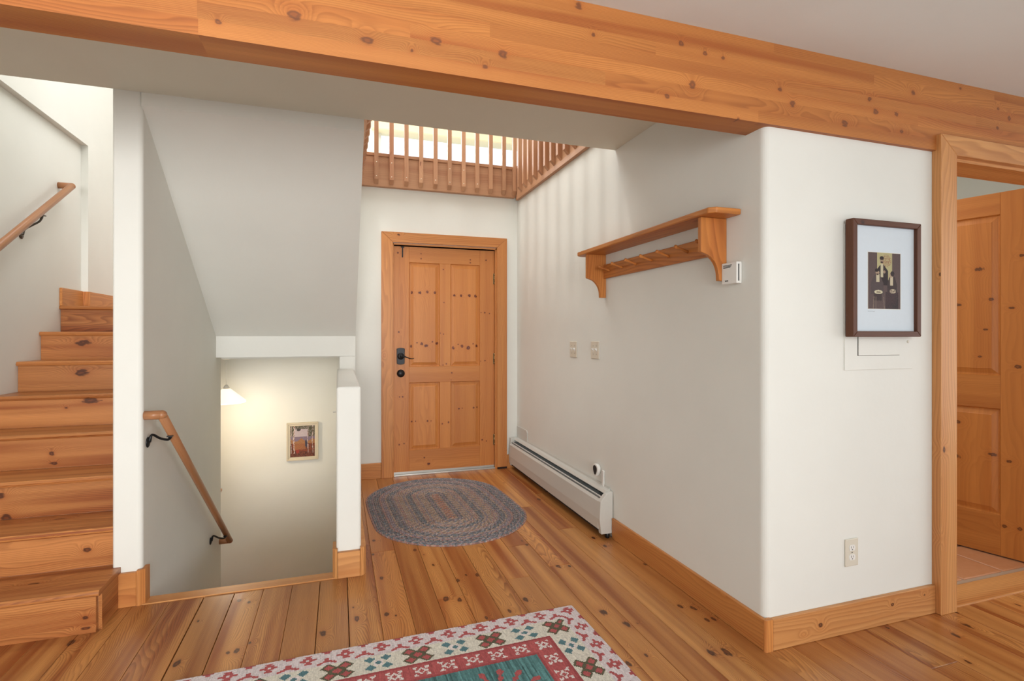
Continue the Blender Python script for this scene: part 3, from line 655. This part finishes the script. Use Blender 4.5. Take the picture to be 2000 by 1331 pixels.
# ------------------------------------------------------------ wall shelf with pegs
SH = thing('coat_shelf', 'long pine wall shelf with seven coat pegs above the light switches', 'shelf', (1.6, 2.43, 1.478))
sp = MB().prism([(1.599, 1.797), (1.475, 1.797), (1.450, 1.822), (1.450, 3.078), (1.475, 3.103), (1.599, 3.103)], 'xy', 1.750, 1.775, axis=1, bev=.005, seg=3, seed=12)
sp.build('top_board', M_SHELF, SH)
prof = [(1.599, 1.7495), (1.466, 1.7495), (1.466, 1.602)]
for i in range(1, 13):
    t = PI/2*i/12; prof.append((1.466+.006+.086*math.sin(t), 1.602-.006-(.1)*(1-math.cos(t))))
prof += [(1.559, 1.480), (1.599, 1.480)]
for y, sd in ((1.884, 4), (2.972, 7)):
    MB().prism(prof, 'xz', y, y+.021, axis=2, bev=.0015, seg=1, seed=sd).build('bracket', M_SHELF, SH)
MB().box((1.580, 1.905, 1.600), (1.599, 2.972, 1.686), 1, .002, seed=33).build('peg_rail', M_SHELF, SH)
for k in range(7):
    y = 1.975+.1535*k; z = 1.642; a = math.radians(17)
    pr = [(.0075, 0), (.0068, .012), (.0058, .035), (.0058, .050), (.0080, .062), (.0095, .070), (.0088, .077), (.0, .080)]
    m = MB(); m.T = Matrix.Translation((1.582, y, z)) @ Matrix.Rotation(a, 4, 'Y') @ Matrix.Rotation(-PI/2, 4, 'Y')
    m.lathe(pr, (0, 0, 0), 16, 2, seed=k); m.build('peg', M_SHELF, SH)

# ------------------------------------------------------------ small fittings
th = thing('thermostat', 'small white boxy thermostat under the near end of the coat shelf', 'thermostat', (1.6, 1.837, 1.458))
m = MB().box((1.572, 1.793, 1.462), (1.599, 1.884, 1.553), 2, .003, 2); body = m.build('housing', WHITEP, th)
m = MB()
for k in range(3): m.box((1.5705, 1.822+.004*k, 1.5405-.0048*k), (1.5722, 1.872, 1.5427-.0048*k), 1, 0)
m.box((1.580, 1.7922, 1.472), (1.5850, 1.7932, 1.543), 2, 0); m.build('vent_slot', DARK, th)
m = MB()
for k, (a, b) in enumerate([(0, .004), (.005, .008), (.010, .013), (.014, .018)]): m.box((1.5712, 1.862-b, 1.4735), (1.5719, 1.862-a, 1.478), 1, 0)
m.build('maker_mark', PEWTER, th)

def switch(loc, label):
    t = thing('light_switch', label, 'light switch', loc, 'double light switches below the coat shelf')
    x, y, z = loc
    MB().box((x-.006, y-.058, z), (x-.0005, y+.058, z+.114), 2, .0025, 2).build('cover_plate', ALMOND, t)
    for s in (-1, 1):
        m = MB(); yy = y+.023*s
        m.box((x-.0065, yy-.006, z+.045), (x-.0055, yy+.006, z+.069), 2, 0)
        m.add([(x-.006, yy-.0045, z+.050), (x-.006, yy+.0045, z+.050), (x-.006, yy+.0045, z+.066), (x-.006, yy-.0045, z+.066), (x-.019, yy-.0035, z+.063), (x-.019, yy+.0035, z+.063), (x-.018, yy+.0035, z+.069), (x-.018, yy-.0035, z+.069)],
              [[0, 1, 2, 3], [4, 7, 6, 5], [0, 4, 5, 1], [1, 5, 6, 2], [2, 6, 7, 3], [3, 7, 4, 0]], 0)
        m.build('toggle', WHITEP, t)
    for s in (-1, 1):
        for zz in (.03, .084): MB().lathe([(.003, -.0068), (.0, -.0075)], (x, y+.023*s, z+zz), 8, 0).build('plate_screw', PEWTER, t)
    return t
s1 = switch((1.6, 3.453, 1.086), 'almond double light switch farther from the camera, nearer the front door')
def copy_tree(o, parent=None):
    q = o.copy(); C.objects.link(q); q.parent = parent
    for ch in [x for x in o.children]: copy_tree(ch, q)
    return q
s2 = copy_tree(s1); s2.location = (1.6, 3.117, 1.090); s2['label'] = 'almond double light switch nearer the camera, right-hand one of the pair'

# outlet on the short wall
ot = thing('power_outlet', 'almond duplex power outlet low on the short wall above the baseboard', 'power outlet', (2.052, 1.668, .273))
OX, OY, OZ = 2.051, 1.668, .330
MB().box((OX-.036, OY-.006, OZ-.0575), (OX+.036, OY-.0005, OZ+.0575), 2, .0025, 2).build('cover_plate', ALMOND, ot)
for s in (1, -1):
    cz = OZ+.0195*s; pr = []
    for i in range(24):
        t = 2*PI*i/24; pr.append((OX+.0172*math.cos(t), cz+max(-.0125, min(.0125, .0172*math.sin(t)))))
    f = MB().prism(pr, 'xz', OY-.0078, OY-.0055, bev=.0004, seg=1).build('socket_face', WHITEP, ot)
    m = MB().box((OX-.0075, OY-.0080, cz-.001), (OX-.0055, OY-.0076, cz+.008), 2, 0).box((OX+.0055, OY-.0080, cz-.001), (OX+.0073, OY-.0076, cz+.007), 2, 0)
    m.lathe([(.0026, -.0080), (.0, -.0081)], (OX, OY, cz-.0065), 10, 1); m.build('slot', DARK, f)
MB().lathe([(.003, -.0068), (.0, -.0074)], (OX, OY, OZ), 10, 1).build('plate_screw', PEWTER, ot)

# electrical panel, painted over, behind and under the framed photograph
ep = thing('electrical_panel', 'flush painted electrical panel cover peeking out below the framed photograph', 'electrical panel', (2.21, 1.668, 1.096))
MB().box((2.012, 1.6635, 1.097), (2.409, 1.668, 1.712), 2, .001, 1).build('cover', WALL, ep)
MB().box((2.084, 1.6625, 1.157), (2.328, 1.6634, 1.66), 2, 0).build('reveal_gap', DARK, ep)
MB().box((2.0865, 1.6600, 1.1585), (2.3265, 1.6630, 1.6585), 2, .001, 1).build('panel_door', WALL, ep)
MB().lathe([(.006, 0), (.006, -.002), (.004, -.003), (.0, -.003)], (2.381, 1.6635, 1.216), 16, 1).build('latch', ALMOND, ep)

# ------------------------------------------------------------ painted pictures
def picture(name, x0, x1, z0, z1, y, nx, nz, fn, parent, th=.002, mat=None):
    m = MB(); m.paint = True; V = []; F = []; Cc = []
    for j in range(nz+1):
        for i in range(nx+1): V.append((x0+(x1-x0)*i/nx, y, z0+(z1-z0)*j/nz))
    for j in range(nz):
        for i in range(nx):
            F.append([j*(nx+1)+i, j*(nx+1)+i+1, (j+1)*(nx+1)+i+1, (j+1)*(nx+1)+i]); Cc.append(L(fn((i+.5)/nx, (j+.5)/nz)))
    m.add(V, F, 0, 0, cols=Cc)
    return m.build(name, mat, parent)
PAINT = attrcol('printed_picture', .5)
rp = random.Random(4)
def ell(u, v, cx, cy, rx, ry): return ((u-cx)/rx)**2+((v-cy)/ry)**2 < 1
def family(u, v):
    g = rp.uniform(-5, 5); c = (88+g, 72+g, 70+g)
    if .28 < u < .74 and v > .45: c = (172+g, 164+g, 122+g)
    if ell(u, v, .56, .86, .16, .11) and v > .6 and rp.random() < .35: c = (140, 88, 70)
    if ((u-.5)**2+(v-.55)**2)*4 > .8+rp.random()*.8: g -= 8
    d = (46+g, 36+g, 36+g)
    # standing figure
    if .26 < u < .62 and .42 < v < .80 and abs(u-.43) < .19-.16*max(0, (v-.68)/.12): c = d
    if .38 < u < .46 and .56 < v < .80: c = (186+g, 178+g, 150+g)
    if ell(u, v, .42, .86, .055, .05): c = (150+g, 128+g, 106+g)
    if ell(u, v, .42, .905, .065, .035): c = d
    if ell(u, v, .42, .83, .04, .016): c = (60, 46, 42)
    if ell(u, v, .50, .66, .035, .028): c = (150, 128, 108)
    # seated figure left
    if abs(u-.28) < .19-.10*max(0, (v-.46)/.14) and .26 < v < .60: c = (78+g, 66+g, 66+g)
    if abs(u-.30) < .05 and .48 < v < .62: c = (188+g, 178+g, 150+g)
    if ell(u, v, .29, .645, .055, .048): c = (160+g, 138+g, 116+g)
    if ell(u, v, .27, .685, .06, .03): c = d
    if ell(u, v, .29, .615, .035, .014): c = (70, 54, 48)
    if abs(u-.30) < .12 and .15 < v < .28: c = (62+g, 50+g, 50+g)
    # seated figure right
    if abs(u-.74) < .15-.06*max(0, (v-.45)/.12) and .30 < v < .58: c = (62+g, 50+g, 50+g)
    if abs(u-.72) < .045 and .42 < v < .58: c = (190+g, 178+g, 152+g)
    if ell(u, v, .70, .605, .05, .045): c = (166+g, 144+g, 120+g)
    if ell(u, v, .75, .635, .06, .045): c = d
    if abs(u-.74) < .20 and v < .30: c = (64+g*2, 48+g, 50+g)
    if ell(u, v, .32, .30, .13, .035): c = (196+g, 188+g, 158+g)
    if ell(u, v, .32, .298, .07, .012): c = (110, 98, 86)
    if ell(u, v, .76, .32, .10, .04) and rp.random() < .6: c = (196+g, 182+g, 156+g)
    if (abs(u-.16-.1*v) < .012 or abs(u-.24) < .012 or abs(u-.50+.1*v) < .01) and v < .22: c = (120, 104, 92)
    return c
FP = thing('framed_photograph', 'dark wood framed old sepia group portrait with wide pale mat', 'framed photograph', (2.2, 1.655, 1.238))
yb_, yf_ = 1.655, 1.618; x0, x1, z0, z1 = 2.005, 2.398, 1.238, 1.727; fw = .0235
m = MB()
def miter(m, x0, x1, z0, z1, fw, ya, yb, bev=.002):
    m.prism([(x0, z0), (x0, z1), (x0+fw, z1-fw), (x0+fw, z0+fw)], 'xz', ya, yb, axis=2, bev=bev, seg=1)
    m.prism([(x1, z0), (x1, z1), (x1-fw, z1-fw), (x1-fw, z0+fw)], 'xz', ya, yb, axis=2, bev=bev, seg=1)
    m.prism([(x0, z1), (x1, z1), (x1-fw, z1-fw), (x0+fw, z1-fw)], 'xz', ya, yb, axis=0, bev=bev, seg=1)
    m.prism([(x0, z0), (x1, z0), (x1-fw, z0+fw), (x0+fw, z0+fw)], 'xz', ya, yb, axis=0, bev=bev, seg=1)
miter(m, x0, x1, z0, z1, fw, yf_, yb_); m.build('frame', M_FRAME, FP)
MB().box((x0+.018, 1.634, z0+.018), (x1-.018, 1.650, z1-.018), 0, 0).build('mat_board', MAT, FP)
ph = picture('print', 2.105, 2.293, 1.356, 1.594, 1.6335, 112, 142, family, FP, mat=PAINT)
q = MB(); miter(q, 2.1035, 2.2945, 1.3545, 1.5955, .0016, 1.6332, 1.6342, 0); q.build('mat_opening', ALMOND, FP)
# pencil note on the mat under the print
q = MB(); rr = random.Random(2); pts = []
for i in range(26): pts.append((2.104+.0016*i, 1.6336, 1.3455+rr.uniform(-.0014, .0014)))
q.tube(pts, .00028, 4); q.build('pencil_note', PEWTER, FP)

def forest(u, v):
    g = rp.uniform(-14, 14)
    c = (112+g, 92+g*.8, 88+g)
    if v > .58 and ell(u, v, .45, .80, .34, .22): c = (186+g*.4, 172+g*.4, 176+g*.4)
    if v > .88 or (v > .60 and (u < .16 or u > .70)): c = (88+g, 84+g, 66+g) if rp.random() < .75 else (150, 140, 136)
    if ell(u, v, .34, .87, .08, .05): c = (74, 68, 66)
    if .42 < v < .64: c = (128+g*.4, 112+g*.4, 128+g*.4) if v > .60-.1*abs(math.sin(u*7)) else (158+g, 112+g*.6, 76)
    if v <= .42: c = (152+g, 100+g*.7, 68) if .18 < u < .62 and v > .24 else ((96+g, 62+g*.6, 48) if rp.random() < .6 else (146, 74, 50))
    if v < .18: c = (122+g, 72+g*.5, 58) if rp.random() < .6 else (78, 50, 44)
    if ell(u, v, .30, .18, .07, .06): c = (150, 62, 52)
    if ell(u, v, .64, .42, .05, .12): c = (70, 66, 78)
    for tx, wd in ((.155, .022), (.71, .016), (.90, .014), (.04, .012)):
        if abs(u-tx-.012*math.sin(v*9)) < wd and v > .12: c = (198+g, 180+g, 172+g) if rp.random() < .78 else (120, 64, 50)
    return tuple(max(10, min(250, x)) for x in c)
FQ = thing('framed_painting', 'small painting of autumn birches in an ivory frame inside the stairwell', 'painting', (-.338, 5.69, .15))
# on the back wall of the lower landing
PY = 5.70; s = PY/5.57
ax0, ax1, az0, az1 = -.4838*s, -.1931*s, 1.245-(1.245-.0189)*s, 1.245-(1.245-.389)*s
m = MB(); miter(m, ax0, ax1, az0, az1, .016, PY-.034, PY-.004, .004); miter(m, ax0+.012, ax1-.012, az0+.012, az1-.012, .022, PY-.024, PY-.004, .003)
m.build('frame', PFRAME, FQ)
picture('canvas', ax0+.032, ax1-.032, az0+.032, az1-.032, PY-.014, 52, 68, forest, FQ, mat=PAINT)

# ------------------------------------------------------------ pendant lamp in the stairwell
px_, py_ = -.925, 5.1
PL = thing('pendant_lamp', 'lit white cone pendant lamp hanging by a thin rod in the lower stairwell', 'pendant lamp', (px_, py_, .66))
MB().lathe([(.0, 1.06), (.055, 1.06), (.052, 1.045), (.02, 1.035), (.0, 1.035)], (px_, py_, 0), 24, 2).build('canopy', WHITEP, PL)
MB().lathe([(.004, .80), (.004, 1.045)], (px_, py_, 0), 10, 2).build('rod', WHITEP, PL)
MB().lathe([(.0, .815), (.010, .815), (.020, .800), (.028, .782), (.030, .776), (.0, .776)], (px_, py_, 0), 24, 2).build('socket_cap', WHITEP, PL)
sh = [(.026, .784), (.040, .774), (.152, .676), (.155, .664), (.150, .660), (.146, .668), (.036, .766), (.022, .776)]
o = MB().lathe(sh, (px_, py_, 0), 48, 2).build('lamp_shade', SHADE, PL)
MB().lathe([(.0, .665), (.018, .672), (.028, .70), (.022, .73), (.012, .75), (.0, .76)], (px_, py_, 0), 20, 2).build('bulb', SHADE, PL)
l = bpy.data.lights.new('pendant_bulb', 'POINT'); l.energy = 16; l.color = (1, .84, .62); l.shadow_soft_size = .06
o = bpy.data.objects.new('pendant_bulb', l); C.objects.link(o); o.location = (px_, py_, .62)
# small cream knob of a switch plate on the stairwell side of the half wall
t = thing('wall_hook', 'tiny cream hook on the stairwell side of the half wall', 'hook', (-.013, 3.9, .70))
MB().lathe([(.012, 0), (.012, -.003), (.004, -.005), (.004, -.018), (.008, -.022), (.0, -.026)], (-.013, 3.9, .706), 14, 0).build('peg', WHITEP, t)

# ------------------------------------------------------------ baseboard heater
HT = thing('baseboard_heater', 'long off-white metal baseboard heater along the right wall by the door', 'heater', (1.56, 3.8, 0))
y0, y1 = 2.912, 4.688
cap = [(1.596, .030), (1.518, .030), (1.506, .12), (1.512, .228), (1.553, .274), (1.590, .284), (1.596, .283)]
MB().prism(cap, 'xz', 2.880, 2.915, axis=2, bev=.0025, seg=2).build('end_cap', HEAT, HT)
MB().prism([(1.516, .055), (1.511, .055), (1.5075, .12), (1.5135, .222), (1.526, .238), (1.529, .236), (1.518, .22), (1.512, .12)], 'xz', y0, y1, axis=1).build('front_cover', HEAT, HT)
MB().prism([(1.598, .03), (1.596, .03), (1.594, .30), (1.598, .30)], 'xz', y0+.01, y1, axis=1).prism([(1.596, .288), (1.568, .283), (1.555, .268), (1.557, .266), (1.569, .279), (1.596, .284)], 'xz', y0, y1, axis=1).build('back_plate', HEAT, HT)
MB().prism([(1.5305, .2470), (1.5330, .2445), (1.5385, .2500), (1.5360, .2525)], 'xz', y0, y1, axis=1).build('damper', HEAT, HT)
fm = MB()
for k in range(88): fm.box((1.528, y0+.03+k*.02, .10), (1.585, y0+.0306+k*.02, .250), 2, 0)
fm.box((1.529, y0, .09), (1.590, y1, .244), 1, 0)
o = fm.build('fins', FIN, HT); 
MB().box((1.530, y0, .030), (1.585, y1, .060), 1, 0).build('shadow_gap_base', DARK, HT)
MB().prism([(4.42, .29), (4.42, .372), (4.44, .392), (4.70, .392), (4.70, .29)], 'yz', 1.592, 1.5985, axis=1, bev=.001, seg=1).build('corner_plate', HEAT, HT)
MB().box((1.520, 4.672, .03), (1.598, 4.700, .285), 2, .002).build('corner_filler', HEAT, HT)
v = MB().lathe([(.012, .0), (.014, .006), (.014, .028), (.010, .034)], (1.567, 2.897, 0), 16, 2)
v.build('foot', BLACK, HT)

# teardrop fitting above the heater
TF = thing('wall_fitting', 'small white teardrop fitting with dark hollow above the heater near end', 'wall fitting', (1.6, 3.05, .30))
y, z = 3.075, .372
def tear(sy, sz, n=28):
    out = []
    for i in range(n):
        t = 2*PI*i/n; out.append((y+sy*math.sin(t)*(1+.35*math.cos(t)) , z+sz*math.cos(t)))
    return out
MB().prism(tear(.036, .040), 'yz', 1.574, 1.5965, axis=0, bev=.004, seg=2).build('housing', WHITEP, TF)
MB().prism(tear(.024, .030), 'yz', 1.5725, 1.5742, axis=0).build('dark_hollow', DARK, TF)
MB().box((1.590, 2.99, .285), (1.599, 3.015, .385), 2, .003, 2).build('back_plate', WHITEP, TF)

# ------------------------------------------------------------ braided oval rug
BR = MB(); BR.paint = True
cx, cy, ang, Ls = .718, 3.80, math.radians(3), .272
rr = random.Random(8); nr = 39; wd = .01235
pal = [(130, 120, 122), (156, 138, 130), (140, 114, 108), (116, 122, 128), (168, 144, 128), (146, 130, 132), (128, 118, 116)]
blue = (122, 128, 134); pink = (172, 134, 126); tan = (172, 148, 130); char = (114, 112, 114); mauve = (148, 134, 140); rust = (180, 130, 108)
ringcol = []
plan = [rust, rust, tan, char, mauve, char, tan, tan, tan, tan, mauve, tan, pink, tan, char, blue, char, tan, mauve, tan, tan, tan, pink, tan, mauve, char, blue, char, tan, mauve, mauve, pink, char, blue, char, mauve, blue, blue, pink]
sub = 4
V = []; F = []; Cc = []
def pt(r, s_):
    """point at distance r from the spine, s_ in 0..1 round the perimeter"""
    per = 4*Ls+2*PI*r; d = s_*per
    if d < 2*Ls: return (r, -Ls+d)
    d -= 2*Ls
    if d < PI*r:
        a = d/r; return (r*math.cos(a), Ls+r*math.sin(a))
    d -= PI*r
    if d < 2*Ls: return (-r, Ls-d)
    d -= 2*Ls; a = PI+d/max(r, 1e-6); return (r*math.cos(a), -Ls+r*math.sin(a))
ca_, sa_ = math.cos(ang), math.sin(ang)
for k in range(nr):
    ra, rb = k*wd, (k+1)*wd; per = 4*Ls+2*PI*(k+.5)*wd; n = int(per/.0075)//2*2
    base = len(V)
    prof_h = [0, .55, .9, .9, .55, 0]; np_ = 6
    for i in range(n):
        for j in range(np_):
            t = j/(np_-1); x, yq = pt(max(.0003, ra+(rb-ra)*t), i/n)
            ph = (i+ (2 if t > .5 else 0)) % 4
            x *= 1+.085*max(0, 1-(yq/.75)**2)*(rb/.48)
            h = .0035+.0055*prof_h[j]*(1 if ph in (0, 1) else .72)
            if k == nr-1 and j == np_-1: h = .0005
            V.append((cx+x*ca_-yq*sa_, cy+x*sa_+yq*ca_, h))
    c0 = plan[k]
    for i in range(n):
        for j in range(np_-1):
            i2 = (i+1) % n
            F.append([base+i*np_+j, base+i2*np_+j, base+i2*np_+j+1, base+i*np_+j+1])
            side = j >= 2
            q = ((i+(2 if side else 0))//2) % 3
            b = c0 if q == 0 else (tuple(x*.84 for x in c0) if q == 1 else pal[(k*3+i//7) % 7])
            if rr.random() < .08: b = (176, 166, 160)
            g = rr.uniform(.88, 1.1); Cc.append(L(tuple(min(255, x*g) for x in b)))
BR.add(V, F, 0, 0, cols=Cc, smooth=False)
o = BR.build('braided_rug', attrcol('braided_wool', .95, .5), org=(cx, cy, 0))
tag(o, 'oval braided rug in grey, blue and muted rust in front of the door', 'rug')

# ------------------------------------------------------------ flat-woven patterned rug
KR = MB(); KR.paint = True
S = .0055; NX, NY = 436, 300
pinkw, cream, red, redd, olive, teal, blu, white = (214, 203, 204), (216, 211, 197), (176, 92, 92), (160, 80, 82), (98, 94, 76), (82, 120, 120), (92, 126, 132), (222, 212, 208)
rk = random.Random(3)
colr = [rk.uniform(-1, 1) for _ in range(1000)]
def near(a, per, off):
    k = round((a-off)/per); return a-off-k*per, k
def rugcol(i, j):
    x = (i+.5)*S; y_ = (j+.5)*S              # distance from right edge, from far edge
    ed = [(y_, x), (x, y_), (NY*S-y_, x), (NX*S-x, y_)]
    e, s_ = min(ed, key=lambda q: q[0])
    # mirrored corner logic: along-distance measured from the nearest corner
    g = rk.uniform(.94, 1.05)
    def C_(c): return tuple(min(255, v*g) for v in c)
    if e < .092:
        c = pinkw
        for (per, off, ec) in ((.136, .043, .043),):
            a, k = near(s_, per, off); b = e-ec; A_, B_ = abs(a), abs(b)
            if (A_ < .009 and B_ < .027) or (B_ < .007 and A_ < .032) or (A_ < .016 and B_ < .014): c = red
            if B_ > .020 and A_ < .014 and B_ < .027: c = red
            if A_ < .006 and B_ < .006: c = pinkw
        a, k = near(s_, .136, .111)
        A_ = abs(a)
        if e < .012 and A_ < .028-e*1.0: c = redd
        if .012 <= e < .020 and A_ < .010: c = red
        b = e-.070
        if abs(b) < .020 and (A_ < .009 and b < .008 or (abs(A_*.55-(b+.004)) < .007 and A_ < .036)): c = red
        return C_(c)
    if e < .200:
        c = cream; a, k = near(s_, .148, .140); b = e-.143
        if s_ < .12 and False: return C_(c)
        isred = k % 2 == 0
        best = None
        for px, py in ((0, 0), (.030, .026), (-.030, .026), (.030, -.026), (-.030, -.026)):
            d = abs(a-px)/.0215+abs(b-py)/.0185
            best = d if best is None else min(best, d)
        if isred:
            if best < 1.42: c = olive
            if best < .86: c = red
        else:
            A_, B_ = abs(a)*.85, abs(b)*.85
            if best*1.1 < 1.12: c = blu
            if best*1.1 >= .80 and A_ < .016 and B_ < .016: c = white
        return C_(c)
    if e < .207: return C_(redd)
    if e < .288:
        c = tuple(v*(1+.05*colr[i]) for v in red); a, k = near(s_, .098, .245); b = e-.247; A_, B_ = abs(a), abs(b)
        d = A_+B_
        if .011 < d < .020: c = white
        if B_ < .006 and .017 < A_ < .024: c = white
        if abs(B_-A_*.8) < .005 and .016 < A_ < .032: c = white
        if abs(B_-.025) < .0035 and .014 < A_ < .032: c = white
        return C_(c)
    if e < .295: return C_(redd)
    c = tuple(v*(1.06+.16*colr[i]+.10*colr[(i*7+j//9) % 1000]) for v in teal)
    # field ornament: fan of red prongs round a pale medallion
    for mx, my in ((.50, .50), (1.20, .83), (1.90, .55), (.50, 1.10), (1.90, 1.10)):
        a, b = x-mx, y_-my; rr_ = math.hypot(a, b*1.1)
        if rr_ < .075: c = white if rr_ < .05 else red
        if .055 < rr_ < .185:
            t = math.atan2(b, a)*7/PI; f_ = abs(t-round(t))
            if f_ < .14+.05*math.sin(rr_*160): c = red
    if .9 < x < 1.5 and abs(y_-.83) < .25 and abs(x-1.2)+abs(y_-.83) < .32 and abs(x-1.2)+abs(y_-.83) > .29: c = cream
    return C_(c)
X1, Y1 = 1.018, 2.218; rot = math.radians(1.5)
V = []; F = []; Cc = []; crn = .014
for j in range(NY+1):
    for i in range(NX+1):
        x, y_ = i*S, j*S
        # slightly rounded corners
        for (qx, qy) in ((0, 0), (NX*S, 0), (0, NY*S), (NX*S, NY*S)):
            ddx, ddy = abs(x-qx), abs(y_-qy)
            if ddx < crn and ddy < crn:
                ux, uy = crn-ddx, crn-ddy; mm = max(ux, uy); hh = math.hypot(ux, uy)
                if hh > 0:
                    f_ = mm/hh; sx = 1 if qx == 0 else -1; sy = 1 if qy == 0 else -1
                    x = qx+sx*(crn-ux*f_); y_ = qy+sy*(crn-uy*f_)
        dx_, dy_ = -x, -y_
        wx = X1+dx_*math.cos(rot)-dy_*math.sin(rot)*-1*-1; wy = Y1+dx_*math.sin(rot)+dy_*math.cos(rot)
        ee = min(i, j, NX-i, NY-j); z = .0065 if ee > 0 else .0015
        V.append((wx, wy, z+.0006*math.sin(i*1.7)*math.sin(j*.9)))
for j in range(NY):
    for i in range(NX):
        F.append([j*(NX+1)+i, (j+1)*(NX+1)+i, (j+1)*(NX+1)+i+1, j*(NX+1)+i+1]); Cc.append(L(rugcol(i, j)))
F = [f[::-1] for f in F]
KR.add(V, F, 0, 0, cols=Cc)
# underside and edge
o = KR.build('area_rug', attrcol('flatweave_wool', .95, .45, ribs=(330, 24, 1)), org=(-.15, 1.4, 0))
tag(o, 'cream, red and teal flat-woven area rug at the bottom of the view', 'rug')
